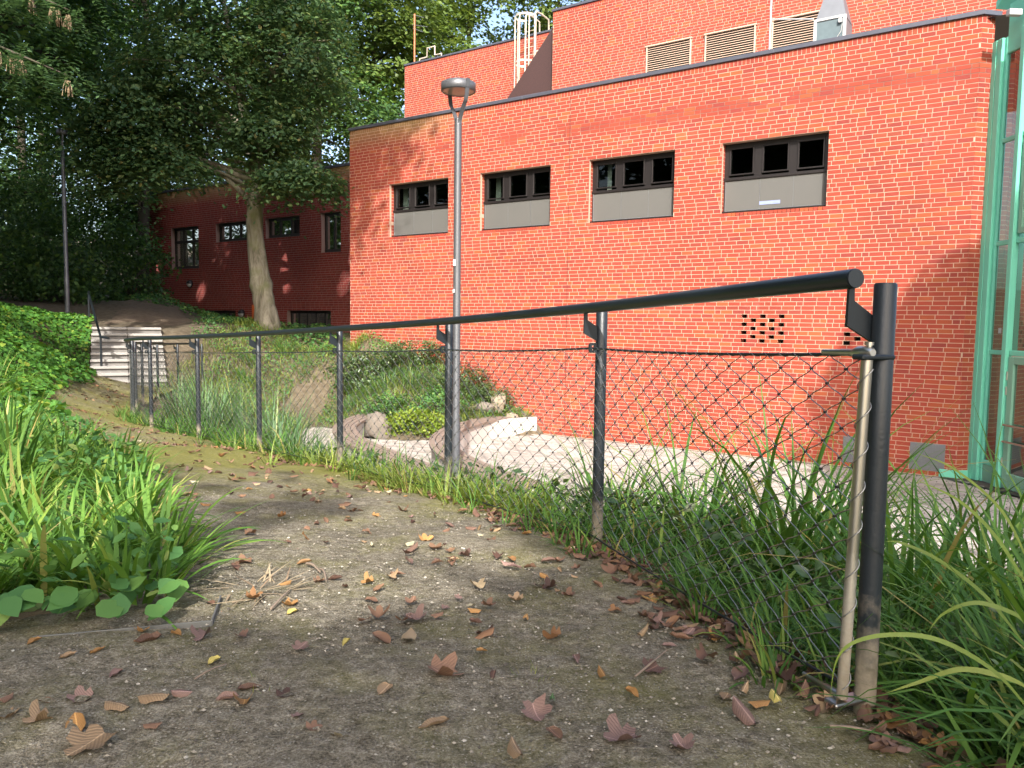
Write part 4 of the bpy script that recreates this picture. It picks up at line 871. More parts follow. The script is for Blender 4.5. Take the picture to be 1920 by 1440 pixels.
for i in range(NP-1):
    A, B, C_, D_ = [np.array(v) for v in (TOPL[i], TOPL[i+1], BOTL[i], BOTL[i+1])]
    Ln = np.linalg.norm(B-A); nx = round(Ln/.122); ny = 2*round(.73/.068); seg = 6 if i < 3 else (4 if i < 6 else 2)
    def net(u, v): return (A*(1-u)+B*u)*(1-v)+(C_*(1-u)+D_*u)*v
    rg = np.random.default_rng(i); jit = {}
    PLs = []; KN = []
    for j in range(ny+1):
        for c in range(nx+1):
            u0 = (c+(.5 if j % 2 else 0))/nx
            if u0 > 1.0001: continue
            v0 = j/ny; KN.append(net(u0, v0)-np.array([0, 0, .010*4*u0*(1-u0)*(1-v0)]))
            if j == ny: continue
            for sg in (-.5, .5):
                u1 = u0+sg/nx
                if u1 < -1e-6 or u1 > 1+1e-6: continue
                t = np.linspace(0, 1, seg+1); tt = t-np.sin(2*pi*t)*.075; uu = u0+(u1-u0)*tt; v1 = (j+1)/ny; vv = v0+(v1-v0)*t
                P_ = np.array([net(a_, b_) for a_, b_ in zip(uu, vv)]); P_[:, 2] -= .010*4*uu*(1-uu)*(1-vv); PLs.append(P_)
    nn = np.array([-(B-A)[1], (B-A)[0], 0]); nn /= np.linalg.norm(nn)
    V, Fq = polytubes(np.array(PLs), (.00155 if i < 3 else .0014), nn)
    o_ = np.array(ORG['railing']); nt = link('net', npmesh('net', V-o_, Fq), rail, 'wire', 'stuff')
    K = np.array(KN); ta = (B-A)/Ln; cube = np.array([(x_, y_, z_) for z_ in (-1, 1) for y_ in (-1, 1) for x_ in (-1, 1)])*.5
    off = cube[:, 0:1]*ta*.007+cube[:, 1:2]*nn*.006+cube[:, 2:3]*np.array([0, 0, 1])*.005
    V = (K[:, None]+off[None]).reshape(-1, 3); f6 = np.array([(0, 2, 3, 1), (4, 5, 7, 6), (0, 1, 5, 4), (2, 6, 7, 3), (0, 4, 6, 2), (1, 3, 7, 5)])
    link('ferrules', npmesh('ferrules', V-o_, (f6[None]+(np.arange(len(K))*8)[:, None, None]).reshape(-1, 4), False), nt, 'ferrule', 'stuff')
# lashing round the top cable
lash = []
for i in range(5):
    a, b = TOPL[i], TOPL[i+1]; k = 26*8; P_ = []
    for s in range(k+1): t = s/k; an = 2*pi*s/8; P_.append(a.lerp(b, t)-UP*.010*4*t*(1-t)+PN[i][1]*.0052*cos(an)+UP*.0052*sin(an))
    lash.append(P_)
V, Fq = polytubes(np.array([[tuple(p) for p in L_] for L_ in lash]), .0011, np.array([0.3, 0.2, 1.]))
link('lashing_wire', npmesh('lashing_wire', V-np.array(ORG['railing']), Fq), rail, 'wire')
# end rod with its plates and fitting
q = MB(); zs = list(np.linspace(.035, .80, 12)); q.tube([rod+Vector((-.020+.020*(z/.8), 0, z)) for z in zs], .0125, 16); ro = q.build('end_rod', 'rod', rail, None, dirt_attr(q, .0, .5))
hl = [rod+Vector((-.020+.020*(z/.8)+.0150*cos(2*pi*z/.088), .0150*sin(2*pi*z/.088), z)) for z in np.linspace(.06, .78, 200)]
q = MB(); q.tube(hl, .0014, 5); q.build('spiral_wire', 'wire', ro)
q = MB(); q.bbox(Vector((.795, 1.702, .806)), (.095, .036, .012), (Vector((.93, .37, 0)), Vector((-.37, .93, 0)), UP), .004); q.build('top_plate', 'rail', ro)
q = MB(); q.bbox(Vector((.777, 1.703, .024)), (.11, .040, .010), (Vector((.93, .37, 0)), Vector((-.37, .93, 0)), UP), .003); q.build('foot_plate', 'steel', ro)
fd = (TOPL[1]-TOPL[0]).normalized(); q = MB(); f0 = rod+Vector((.004, .0, .816))
q.tube([f0-fd*.012, f0-fd*.004, f0+fd*.03, f0+fd*.045, f0+fd*.05, f0+fd*.085, f0+fd*.09, f0+fd*.15], [.008, .0135, .0145, .010, .008, .008, .0068, .0062], 14); q.build('cable_fork', 'steel', ro)
q = MB(); q.tube([f0+UP*.004, f0+UP*.021], .006, 10); q.tube([f0+UP*.016, f0+UP*.023], .0095, 6); q.build('bolt', 'steel', ro)
fd = (BOTL[1]-BOTL[0]).normalized(); q = MB(); f0 = rod+Vector((-.02, .01, .034)); q.tube([f0, f0+fd*.05, f0+fd*.055, f0+fd*.13], [.011, .010, .007, .005], 12); q.build('cable_fork', 'steel', ro)

# ------------------------------------------------------------------ lamp posts
def lamp(name, loc, h, r, label, head=True, s=1., group=None):
    l = thing(name, loc, label, 'street lamp', group); c = Vector(loc)
    q = MB(); q.tube([c-UP*.2, c+UP*.35, c+UP*1.2, c+UP*1.24, c+UP*(h*.905)], [r*1.15, r*1.15, r*1.15, r, r*.92], 18); po = q.build('pole', 'lamp', l)
    if not head: return l
    q = MB(); q.tube([c+UP*h*.90, c+UP*h*.915], [r*.95, r*.8], 18); q.build('pole_cap', 'lamp', l)
    zt_ = h*.905; R_ = .245*s
    q = MB(); q.lathe(c+UP*(h-.14*s), [(.02, .125), (R_*.85, .125), (R_, .105), (R_, .0), (R_*.93, -.012), (R_*.93, .004)], 36); hd = q.build('head', 'lamp', l)
    q = MB(); q.lathe(c+UP*(h-.142*s), [(R_*.93, .0), (R_*.5, -.002), (.005, -.002)], 36); q.build('lens', 'lens', hd)
    for sg, an in ((1, -.95), (-1, -.95)):
        dv = Vector((cos(an), sin(an), 0))*sg; pts = [c+UP*(zt_-.08*h/6)+dv*r*.55, c+UP*(zt_+.06)+dv*r*1.0, c+UP*(zt_+.22)+dv*.15*s, c+UP*(h-.28*s)+dv*.205*s, c+UP*(h-.02*s)+dv*(R_+.012)]
        P_ = spline([tuple(p) for p in pts], 6); sd_ = Vector((-dv.y, dv.x, 0)); q = MB(); vs_ = []; fs_ = []
        for p in P_:
            p = Vector(p); vs_ += [p+sd_*.030*s-dv*.006, p-sd_*.030*s-dv*.006, p-sd_*.030*s+dv*.006, p+sd_*.030*s+dv*.006]
        for i in range(len(P_)-1):
            for k in range(4): fs_.append((i*4+k, i*4+(k+1) % 4, i*4+4+(k+1) % 4, i*4+4+k))
        q.add(vs_, fs_); q.build('fork_arm', 'lamp', l)
    return l
lp = lamp('lamp_post', (-.81, 11.2, CZ), 6.06, .056, 'tall grey lamp post with forked disc head before the brick wall')
q = MB(); q.box((-.845, 11.135, 1.72), (.035, .004, .09)); q.box((-.85, 11.135, 1.32), (.028, .004, .05)); q.build('sticker', 'white', lp)
lamp('lamp_post', (-12.66, 22.07, .8), 5.25, .056, 'slim lamp post on the ivy bank left of the stairs', True, .6)
lamp('lamp_post', (-25, 45.2, 1.9), 6.0, .06, 'distant thin lamp post in the dark wood')

# ------------------------------------------------------------------ stairs, handrails
SU = Vector((-.45, .893, 0)).normalized(); SE = Vector((SU.y, -SU.x, 0)); SB = Vector((-8.72, 17.55, -.69)); NS, RI, TR_ = 9, .147, .31
st = thing('stairs', SB, 'short flight of worn pale concrete steps climbing past the end of the railing', 'stairs')
for k in range(NS):
    for h_ in (-1, 1):
        jz = random.uniform(-.004, .004); q = MB(); q.bbox(SB+SU*(k*TR_+.17+.004*(h_))+SE*(.40*h_)+UP*(RI*(k+1)-.03+jz), (.792, .40, .06), (SE, SU, UP), .008); sp_ = q.build('step', 'step', st)
        q = MB(); q.bbox(SB+SU*(k*TR_+.22)+SE*(.40*h_)+UP*(RI*(k+1)-.125+jz), (.785, .40, .128), (SE, SU, UP), .004); q.build('riser', 'riser', sp_)
sh = thing('stair_handrail', (-10.2, 18.4, 0), 'dark steel handrail on the left side of the stairs', 'handrail')
a_, b_ = Vector((-9.55, 17.95, .42)), Vector((-11.25, 20.6, 1.52))
q = MB(); q.tube([a_+Vector((.22, -.06, -.02)), a_+Vector((.05, -.02, 0)), a_, b_, b_+Vector((-.1, .2, .04))], .026, 10); q.build('rail', 'rail', sh)
for p, z0 in ((a_, -.4), (b_, .55)): q = MB(); q.tube([Vector((p.x, p.y, z0)), p], .026, 10); q.build('post', 'rail', sh)
oh = thing('wing_handrail', wp(-17.2, 1.2, 2.9), 'orange sloping handrail at the end of the shaded wing', 'handrail')
q = MB(); q.tube([wp(-17.9, 2.25, 2.8), wp(-17.5, 2.25, 2.8), wp(-15.6, 1.25, 2.8)], .03, 8); q.build('rail', 'orange_dull', oh)
for s_, z0, z1 in ((-17.6, .9, 2.24), (-15.7, .8, 1.3)): q = MB(); q.tube([wp(s_, z0, 2.8), wp(s_, z1, 2.8)], .028, 8); q.build('post', 'orange_dull', oh)

# ------------------------------------------------------------------ curved benches and white walls
def bench(name, cur, label, zseat, w=.46, nsl=3, flip=1):
    b = thing(name, (cur[0][0], cur[0][1], CZ), label, 'bench', 'curved timber benches round the courtyard'); c = np.array([p[:2] for p in cur]); t = np.gradient(c, axis=0); t /= np.linalg.norm(t, axis=1)[:, None]
    n = np.stack([-t[:, 1], t[:, 0]], 1)*flip      # towards the courtyard
    for k in range(nsl):
        o0, o1 = k*w/nsl+.006, (k+1)*w/nsl-.010
        # slats come in straight lengths of about 1.6 m
        for s0 in range(0, len(c)-1, 8):
            e = min(s0+8, len(c)-1); q = MB(); vs_ = []; fs_ = []; idx = list(range(s0, e+1))
            for i in idx:
                for oo, z in ((o0, zseat), (o1, zseat), (o1, zseat-.05), (o0, zseat-.05)):
                    p = c[i]+n[i]*oo
                    if i == idx[0]: p = p+t[i]*.003
                    if i == idx[-1]: p = p-t[i]*.003
                    vs_.append((p[0], p[1], z))
            m = len(idx)
            for i in range(m-1):
                for k2 in range(4): fs_.append((i*4+k2, i*4+(k2+1) % 4, i*4+4+(k2+1) % 4, i*4+4+k2))
            fs_ += [(0, 1, 2, 3), tuple((m-1)*4+x for x in (3, 2, 1, 0))]
            q.add(vs_, fs_); q.build('slat', 'bench', b)
    q = MB(); vs_ = []; fs_ = []
    for i in range(len(c)):
        for oo, z in ((.05, CZ-.2), (.05, zseat-.055), (w-.05, zseat-.055), (w-.05, CZ-.2)): p = c[i]+n[i]*oo; vs_.append((p[0], p[1], z))
    m = len(c)
    for i in range(m-1):
        for k2 in range(3): fs_.append((i*4+k2, i*4+k2+1, i*4+5+k2, i*4+4+k2))
    fs_ += [(0, 1, 2, 3), tuple((m-1)*4+x for x in (3, 2, 1, 0))]
    q.add(vs_, fs_); q.build('plinth', 'whitewall', b)
    return b
bench('curved_bench', B1, 'outer curved slatted timber bench beside the boulder', CZ+.44, .50, 4)
bench('curved_bench', B2, 'inner curved timber bench on a white plinth behind the lamp post', CZ+.44, .50, 4)
wwt = thing('planter_wall', (0, 18, CZ), 'low white rendered planter wall curving to the foot of the brick wall', 'low wall')
pc = spline([(-1.02, 16.55), (-.80, 17.15), (-.35, 17.8), (.15, 18.3), (.62, 18.62)], 8)
for s0 in range(0, 32, 8):
    q = MB(); vs_ = []; fs_ = []; idx = list(range(s0, s0+9)); t = np.gradient(pc, axis=0); t /= np.linalg.norm(t, axis=1)[:, None]; n = np.stack([-t[:, 1], t[:, 0]], 1)
    for i in idx:
        for oo, z in ((0, CZ-.1), (0, CZ+.41), (.10, CZ+.41), (.10, CZ-.1)):
            p = pc[i]+n[i]*oo+(t[i]*.002 if i == idx[0] else (-t[i]*.002 if i == idx[-1] else 0)); vs_.append((p[0], p[1], z))
    for i in range(8):
        for k2 in range(4): fs_.append((i*4+k2, i*4+(k2+1) % 4, i*4+4+(k2+1) % 4, i*4+4+k2))
    fs_ += [(0, 1, 2, 3), tuple(8*4+x for x in (3, 2, 1, 0))]
    q.add(vs_, fs_); q.build('wall_segment', 'whitewall', wwt)
kb = MB(); kc = spline([(-.1, 11.0), (.35, 10.45), (.9, 9.9), (1.5, 9.5), (2.2, 9.2)], 8); t = np.gradient(kc, axis=0); t /= np.linalg.norm(t, axis=1)[:, None]; n = np.stack([-t[:, 1], t[:, 0]], 1); vs_ = []; fs_ = []
for i in range(len(kc)):
    for oo, z in ((0, CZ-.1), (0, CZ+.10), (.14, CZ+.10), (.14, CZ-.1)): p = kc[i]+n[i]*oo; vs_.append((p[0], p[1], z))
for i in range(len(kc)-1):
    for k2 in range(4): fs_.append((i*4+k2, i*4+(k2+1) % 4, i*4+4+(k2+1) % 4, i*4+4+k2))
kb.add(vs_, fs_+[(0, 1, 2, 3), tuple((len(kc)-1)*4+x for x in (3, 2, 1, 0))])
single(kb, 'stone_kerb', 'whitewall', (1, 10, CZ), 'low pale kerb curving on from the end of the inner bench', 'kerb')
def boulder(loc, size, seed, m, label):
    rg = np.random.default_rng(seed); nu, nv = 26, 15; u = np.linspace(0, 2*pi, nu, endpoint=False); v = np.linspace(-.45*pi, pi/2, nv)
    U, Vv = np.meshgrid(u, v); P = np.stack([np.cos(Vv)*np.cos(U), np.cos(Vv)*np.sin(U), np.sin(Vv)], 2).reshape(-1, 3)
    for k in range(14):
        d = rg.normal(size=3); d /= np.linalg.norm(d); h = rg.uniform(.5, .78); s = P@d; P = P-np.clip(s-h, 0, None)[:, None]*d*.85
    P = P*(1+rg.normal(size=(len(P), 1))*.035); P = P*(1+.10*np.sin(P[:, 0:1]*5+seed)*np.sin(P[:, 1:2]*6+1)+.06*np.sin(P[:, 2:3]*11+P[:, 0:1]*8)); P = P*np.array(size)
    i = (np.arange(nv-1)[:, None]*nu+np.arange(nu)[None]).ravel(); j = (np.arange(nv-1)[:, None]*nu+(np.arange(nu)[None]+1) % nu).ravel()
    o = link('boulder', npmesh('boulder', P, np.stack([i, j, j+nu, i+nu], 1)), None, m, None, loc); return tag(o, label, 'boulder')
boulder((-3.05, 17.7, CZ+.22), (.34, .30, .46), 3, 'stone', 'grey boulder at the far end of the outer curved bench')
boulder((-.35, 18.75, -1.15), (.26, .22, .34), 5, 'palestone', 'pale boulder against the brick wall above the planter')
boulder((-.70, 18.6, -1.2), (.36, .2, .22), 6, 'stone', 'dark grey boulder at the top end of the inner bench')
boulder((.0, 18.6, -1.42), (.18, .16, .18), 8, 'palestone', 'small pale stone in the planter near the wall')
boulder((-11.9, 20.2, .55), (.75, .5, .28), 9, 'stone', 'flat grey boulder in the ivy beside the stairs')
boulder((1.05, 9.3, CZ+.02), (.22, .18, .16), 10, 'palestone', 'small stone by the kerb in front of the paving')
# metal edging of the left bed
q = MB()
for a, b in (((-1.75, 1.83), (-.83, 2.10)), ((-.83, 2.10), (-.88, 2.30))):
    a, b = Vector((*a, 0)), Vector((*b, 0)); d = (b-a); q.bbox((a+b)/2+UP*.002, (d.length, .005, .06), (d.normalized(), Vector((-d.y, d.x, 0)).normalized(), UP), .001)
single(q, 'bed_edging', 'edging', (-1.2, 2, 0), 'thin steel edging strip at the corner of the left planting bed', 'edging')

# ------------------------------------------------------------------ foliage helpers
L6 = np.array([(0, -.5, 0), (.27, -.18, .05), (.25, .15, .05), (0, .5, -.06), (-.25, .15, .05), (-.27, -.18, .05)]); F6 = np.array([(0, 1, 2, 3), (0, 3, 4, 5)])
L4 = np.array([(0, -.5, 0), (.32, 0, .04), (0, .5, 0), (-.32, 0, .04)]); F4 = np.array([(0, 1, 2, 3)])
LI = np.array([(0, -.42, 0), (.42, -.40, .03), (.5, .0, .05), (0, .55, -.04), (-.5, .0, .05), (-.42, -.40, .03)])
def leafmesh(C_, Nn, size, tmpl, fac, rg, az=None):
    n = len(C_); Nn = Nn/(np.linalg.norm(Nn, axis=1, keepdims=True)+1e-9); a = rg.normal(size=(n, 3)) if az is None else az
    a = a-(a*Nn).sum(1, keepdims=True)*Nn; a /= np.linalg.norm(a, axis=1, keepdims=True)+1e-9; b = np.cross(Nn, a)
    V = C_[:, None]+size[:, None, None]*(tmpl[None, :, 0:1]*b[:, None]+tmpl[None, :, 1:2]*a[:, None]+tmpl[None, :, 2:3]*Nn[:, None])
    k = len(tmpl); return V.reshape(-1, 3), (fac[None]+(np.arange(n)*k)[:, None, None]).reshape(-1, fac.shape[1])
def ellipsoid_pts(c, r, n, rg, lo=.15):
    d = rg.normal(size=(n, 3)); d /= np.linalg.norm(d, axis=1, keepdims=True); u = (lo+(1-lo)*rg.random(n))**(1/2.2)
    return np.array(c)+d*u[:, None]*np.array(r), d
GAPS = [((-.66, 2.92, -.05), .46), ((-.32, 3.0, -.05), .40), ((-2.3, 6.5, -.3), .5), ((-.4, 4.4, -.15), .5), ((-1.8, 2.9, .2), .55), ((-2.6, 3.6, .2), .4), ((-5.2, 10.9, -.5), .4), ((.6, 5.0, -.4), .6), ((-1.3, 5.8, -.2), .4), ((-8.6, 29.4, 3.0), .3), ((-8.5, 29.3, 2.2), .25), ((-6.0, 27.6, 2.2), .35), ((-5.6, 27.3, 3.2), .25), ((-13.0, 32.4, 2.0), .3), ((-15.6, 34.2, 3.2), .25)]  # foliage cut away along sun rays to put sun patches on these points
def lit_gaps(P):
    keep = np.ones(len(P), bool); d = np.array(SV)
    for g, r in GAPS:
        v = P-np.array(g); t = v@d; keep &= ~((np.linalg.norm(v-t[:, None]*d, axis=1) < r) & (t > 2.5))
    return keep
def crown(blobs, rg, sr, lps, ls, tmpl=L6, fac=F6, flat=.22, tilt=.35):
    Vs, Fs, ctr = [], [], []; off = 0
    for c, r, ns in blobs:
        P, D = ellipsoid_pts(c, r, ns, rg); ctr.append(P)
        sn = np.array([0, 0, 1.])+D*np.array([.55, .55, .25])+rg.normal(size=P.shape)*.18; sn /= np.linalg.norm(sn, axis=1, keepdims=True)
        m = lps; q = rg.normal(size=(ns, m, 3))*sr*.5; h = (q*sn[:, None]).sum(2, keepdims=True); q = q-h*sn[:, None]*(1-flat)
        q[..., 2] -= .25*(q[..., :2]**2).sum(2)/sr
        L_ = (P[:, None]+q).reshape(-1, 3); nn = (np.repeat(sn, m, 0)+rg.normal(size=L_.shape)*tilt); kg = lit_gaps(L_); L_ = L_[kg]; nn = nn[kg]
        V, Fq = leafmesh(L_, nn, ls*rg.uniform(.7, 1.3, len(L_)), tmpl, fac, rg); Vs.append(V); Fs.append(Fq+off); off += len(V)
    return np.concatenate(Vs), np.concatenate(Fs), np.concatenate(ctr)
def tree(name, trunk, blobs, label, cat='tree', group=None, bark='bark_dark', leafm='leaf_dark', sr=.8, lps=55, ls=.14, seed=0, limbs=28, forks=(), tmpl=L6, fac=F6, flat=.22):
    rg = np.random.default_rng(seed); o = thing(name, trunk[0][:3], label, cat, group)
    q = MB(); P_ = spline([t[:3] for t in trunk], 5); R_ = np.interp(np.linspace(0, len(trunk)-1, len(P_)), np.arange(len(trunk)), [t[3] for t in trunk])
    R_ = R_*(1+rg.normal(size=len(R_))*.05); q.tube([Vector(p) for p in P_], list(R_), 14)
    for fk in forks:
        F_ = spline([t[:3] for t in fk], 5); r2 = np.interp(np.linspace(0, len(fk)-1, len(F_)), np.arange(len(fk)), [t[3] for t in fk]); q.tube([Vector(p) for p in F_], list(r2), 10)
    V, Fq, ctr = crown(blobs, rg, sr, lps, ls, tmpl, fac, flat)
    sk = np.concatenate([P_]+[spline([t[:3] for t in fk], 5) for fk in forks]); skr = np.concatenate([R_]+[np.interp(np.linspace(0, len(fk)-1, 5*(len(fk)-1)+1), np.arange(len(fk)), [t[3] for t in fk]) for fk in forks])
    for c in ctr[rg.choice(len(ctr), min(limbs, len(ctr)), replace=False)]:
        d = np.linalg.norm((sk-c)*np.array([1, 1, 1.6])+np.array([0, 0, .8]), axis=1); k = int(np.argmin(d+np.where(sk[:, 2] > c[2]+.3, 5, 0))); s = sk[k]; Ld = np.linalg.norm(c-s)
        mid = (s+c)/2+np.array([0, 0, .12*Ld])+rg.normal(size=3)*.06*Ld; b_ = spline([s, mid, c], 4); r1 = min(skr[k]*.55, .02+.022*Ld); q.tube([Vector(p) for p in b_], list(np.linspace(r1, .012, len(b_))), 6, False)
    q.build('trunk', bark, o); link('crown', npmesh('crown', V-np.array(ORG[o.name]), Fq), o, leafm, 'stuff'); return o
def wood(x, y, h, cr_, seed, label, lean=(0, 0), z0=.3, leafm='leaf_dark', bark='bark_dark', r=.28, nsp=420, lps=52, ls=.20, sr=1.0, group='trees of the wood', name='woodland_tree', limbs=26, tmpl=L4, fac=F4):
    rg = np.random.default_rng(seed); b = zt1(x, y)-.2; tr = [(x, y, b, r*1.25), (x+lean[0]*.1, y+lean[1]*.1, b+.8, r), (x+lean[0]*.5, y+lean[1]*.5, b+h*.45, r*.75), (x+lean[0], y+lean[1], b+h*.85, r*.3)]
    bl_ = []
    for k in range(6):
        f = z0+(1-z0)*(k+.5)/6; an = rg.uniform(0, 2*pi); rr_ = cr_*(1-.55*abs(f-.55)); d = rr_*.45
        bl_.append(((x+lean[0]*f+cos(an)*d, y+lean[1]*f+sin(an)*d, b+h*f), (rr_*.8, rr_*.8, h*(1-z0)*.17), nsp//6))
    return tree(name, tr, bl_, label, 'tree', group, bark, leafm, sr, lps, ls, seed, limbs, (), tmpl, fac)
def blades(B, az, L, w, lean, bend, rg, seg=5, pw=1.0):
    n = len(B); t = np.linspace(0, 1, seg+1); th = lean[:, None]+bend[:, None]*t[None]**1.3; ds = L[:, None]/seg
    h = np.concatenate([np.zeros((n, 1)), np.cumsum(np.sin(th[:, :-1]+np.diff(th, axis=1)/2)*ds, 1)], 1); z = np.concatenate([np.zeros((n, 1)), np.cumsum(np.cos(th[:, :-1]+np.diff(th, axis=1)/2)*ds, 1)], 1)
    d = np.stack([np.cos(az), np.sin(az), 0*az], 1); s = np.stack([-np.sin(az), np.cos(az), 0*az], 1); tw = rg.normal(size=n)*.35
    C_ = B[:, None]+d[:, None]*h[..., None]; C_[..., 2] += z
    wp_ = w[:, None]*np.minimum(1, .55+t*2.2)[None]*np.clip(1-t**2.2, .04, 1)[None]*.5
    side = s[:, None]*np.cos(tw[:, None]*t)[..., None]+(np.array([0, 0, 1.]))[None, None]*np.sin(tw[:, None]*t)[..., None]
    V = np.stack([C_-side*wp_[..., None], C_+side*wp_[..., None]], 2).reshape(-1, 3)
    i = (np.arange(n)[:, None]*(seg+1)+np.arange(seg)[None]).ravel()*2; return V, np.stack([i, i+1, i+3, i+2], 1)
def clump_blades(cx, cy, n, L, w, lean, bend, rg, rad=.06, seg=6, z=None):
    a = rg.uniform(0, 2*pi, n); r = rad*np.sqrt(rg.random(n)); x = cx+r*np.cos(a); y = cy+r*np.sin(a); zz_ = zt(x, y)-.02 if z is None else np.full(n, z)
    az = a+rg.normal(size=n)*.6
    return blades(np.stack([x, y, zz_], 1), az, rg.uniform(*L, n), rg.uniform(*w, n), np.radians(rg.uniform(*lean, n)), np.radians(rg.uniform(*bend, n)), rg, seg)
def cat_(lst):
    Vs, Fs, o = [], [], 0
    for V, Fq in lst: Vs.append(V); Fs.append(Fq+o); o += len(V)
    return np.concatenate(Vs), np.concatenate(Fs)

# ------------------------------------------------------------------ trees in view
tree('maple_tree', [(-7.6, 24.06, .45, .46), (-7.66, 24.06, 1.1, .36), (-7.84, 24.1, 2.2, .30), (-8.0, 24.15, 3.67, .255), (-7.95, 24.2, 4.84, .23), (-7.92, 24.2, 6.0, .20)],
     [((-9.3, 23.6, 7.9), (2.5, 2.0, 1.9), 170), ((-6.55, 23.7, 8.7), (1.7, 1.8, 1.9), 120), ((-11.0, 23.4, 6.8), (2.0, 1.9, 1.5), 120), ((-10.4, 23.2, 5.55), (1.7, 1.3, .7), 80), ((-6.45, 23.0, 5.0), (1.35, 1.0, .40), 70), ((-8.2, 23.6, 10.4), (2.9, 2.3, 1.9), 160), ((-12.0, 23.2, 5.6), (1.5, 1.3, 1.1), 75), ((-7.2, 23.3, 6.4), (1.5, 1.2, .8), 70)],
     'maple with pale leaning trunk and teal-green crown in front of the shaded wing', bark='bark_pale', leafm='leaf_maple', sr=.75, lps=62, ls=.145, seed=3, limbs=40,
     forks=[[(-7.92, 24.2, 5.9, .17), (-8.25, 24.1, 7.2, .14), (-8.5, 24.0, 8.6, .11), (-8.8, 23.9, 10.6, .05)], [(-7.93, 24.2, 5.9, .17), (-7.55, 24.2, 7.3, .14), (-7.3, 24.1, 8.6, .11), (-6.9, 24.0, 10.6, .05)]])
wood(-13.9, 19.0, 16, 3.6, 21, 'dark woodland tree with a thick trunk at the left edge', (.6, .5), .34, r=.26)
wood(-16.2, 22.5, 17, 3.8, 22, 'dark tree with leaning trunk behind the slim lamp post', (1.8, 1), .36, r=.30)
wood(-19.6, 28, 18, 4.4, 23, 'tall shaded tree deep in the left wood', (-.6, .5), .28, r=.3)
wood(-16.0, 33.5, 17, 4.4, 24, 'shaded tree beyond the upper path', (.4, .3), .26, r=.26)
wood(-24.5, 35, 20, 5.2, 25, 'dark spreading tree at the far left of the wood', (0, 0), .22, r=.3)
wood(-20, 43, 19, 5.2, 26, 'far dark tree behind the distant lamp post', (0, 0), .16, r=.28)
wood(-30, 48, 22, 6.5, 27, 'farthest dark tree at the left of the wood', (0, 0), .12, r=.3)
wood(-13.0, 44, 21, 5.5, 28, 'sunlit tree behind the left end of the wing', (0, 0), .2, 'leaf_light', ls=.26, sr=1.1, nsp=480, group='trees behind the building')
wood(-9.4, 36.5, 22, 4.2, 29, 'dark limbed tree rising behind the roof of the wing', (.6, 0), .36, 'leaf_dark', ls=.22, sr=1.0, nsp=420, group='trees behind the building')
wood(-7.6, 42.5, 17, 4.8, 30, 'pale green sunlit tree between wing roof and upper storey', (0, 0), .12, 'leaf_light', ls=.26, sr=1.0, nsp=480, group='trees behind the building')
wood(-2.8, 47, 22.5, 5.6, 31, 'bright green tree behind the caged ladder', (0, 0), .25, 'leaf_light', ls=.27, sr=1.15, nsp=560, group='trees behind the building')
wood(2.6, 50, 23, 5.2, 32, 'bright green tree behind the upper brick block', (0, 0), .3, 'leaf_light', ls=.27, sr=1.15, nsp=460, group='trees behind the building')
wood(-36, 60, 22, 8, 33, 'far woodland tree closing the view uphill', (0, 0), .08, ls=.3, sr=1.6, nsp=300)
wood(-22, 62, 21, 8, 34, 'far woodland tree above the end of the upper path', (0, 0), .08, ls=.3, sr=1.6, nsp=300)
# the ash whose branch hangs into the upper left corner, its crown high above the path
ash = tree('ash_tree', [(-10.4, 7.2, 1.4, .40), (-10.3, 7.3, 4, .34), (-9.6, 7.8, 9, .27), (-8.6, 8.6, 15, .16)], [((-7.9, 9.2, 17.2), (5.2, 5.2, 3.6), 190), ((-10.5, 11, 16), (4, 4, 3), 70), ((-4.6, 6.4, 18.6), (3, 3, 2.2), 70), ((-8.8, 12.5, 11.8), (3.4, 3.2, 2.4), 110), ((-13, 15.5, 11.6), (3.6, 3.2, 2.6), 110)],  # last two blobs added out of view to block skylight on the wing
     'ash left of the path with hanging seed keys at the top left', leafm='leaf_ash', sr=1.2, lps=40, ls=.30, seed=41, limbs=40, tmpl=L4, fac=F4)
rg = np.random.default_rng(5); Vs = []; q = MB(); kq = []
brs = [[(-9.9, 7.6, 5.6), (-8.2, 8.6, 5.0), (-6.6, 9.2, 4.25), (-5.3, 9.4, 3.72)], [(-9.9, 7.6, 5.6), (-8.0, 9.2, 5.5), (-6.4, 9.8, 5.0), (-5.6, 10, 4.7)], [(-9.9, 7.5, 5.0), (-7.6, 8.2, 4.2), (-6.2, 8.6, 3.5)], [(-9.9, 7.5, 4.6), (-7.4, 8.6, 3.2), (-6.1, 9.0, 2.75)]]
for br in brs:
    P_ = spline(br, 12); q.tube([Vector(p) for p in P_], list(np.linspace(.05, .008, len(P_))), 6, False)
    for k in range(10, len(P_)):
        for _ in range(6):
            o_ = P_[k]+rg.normal(size=3)*np.array([.22, .22, .10]); az = rg.uniform(0, 2*pi); L_ = rg.uniform(.2, .3); d = np.array([cos(az), sin(az), -.45]); s = np.array([-sin(az), cos(az), 0.])
            nl = 6; t_ = np.linspace(.25, 1, nl); C_ = []; A_ = []
            for t in t_:
                for sg in (-1, 1): C_.append(o_+d*L_*t+np.array([0, 0, -.12*t*t])+s*sg*.035); A_.append(s*sg+d*.5)
            C_ = np.array(C_); Vs.append(leafmesh(C_, np.tile([0.05, 0, 1.], (len(C_), 1))+rg.normal(size=C_.shape)*.25, np.full(len(C_), .085), L4*np.array([.62, 1, 1]), F4, rg, np.array(A_)))
        if rg.random() < .3:
            c = P_[k]+np.array([0, 0, -.06])
            for _ in range(10): a = rg.normal(size=3)*np.array([.035, .035, .0]); kq.append([c+a*.4, c+a*.8-np.array([0, 0, .08]), c+a-np.array([0, 0, rg.uniform(.13, .2)])])
V, Fq = cat_(Vs); q.build('hanging_branch', 'bark_dark', ash)
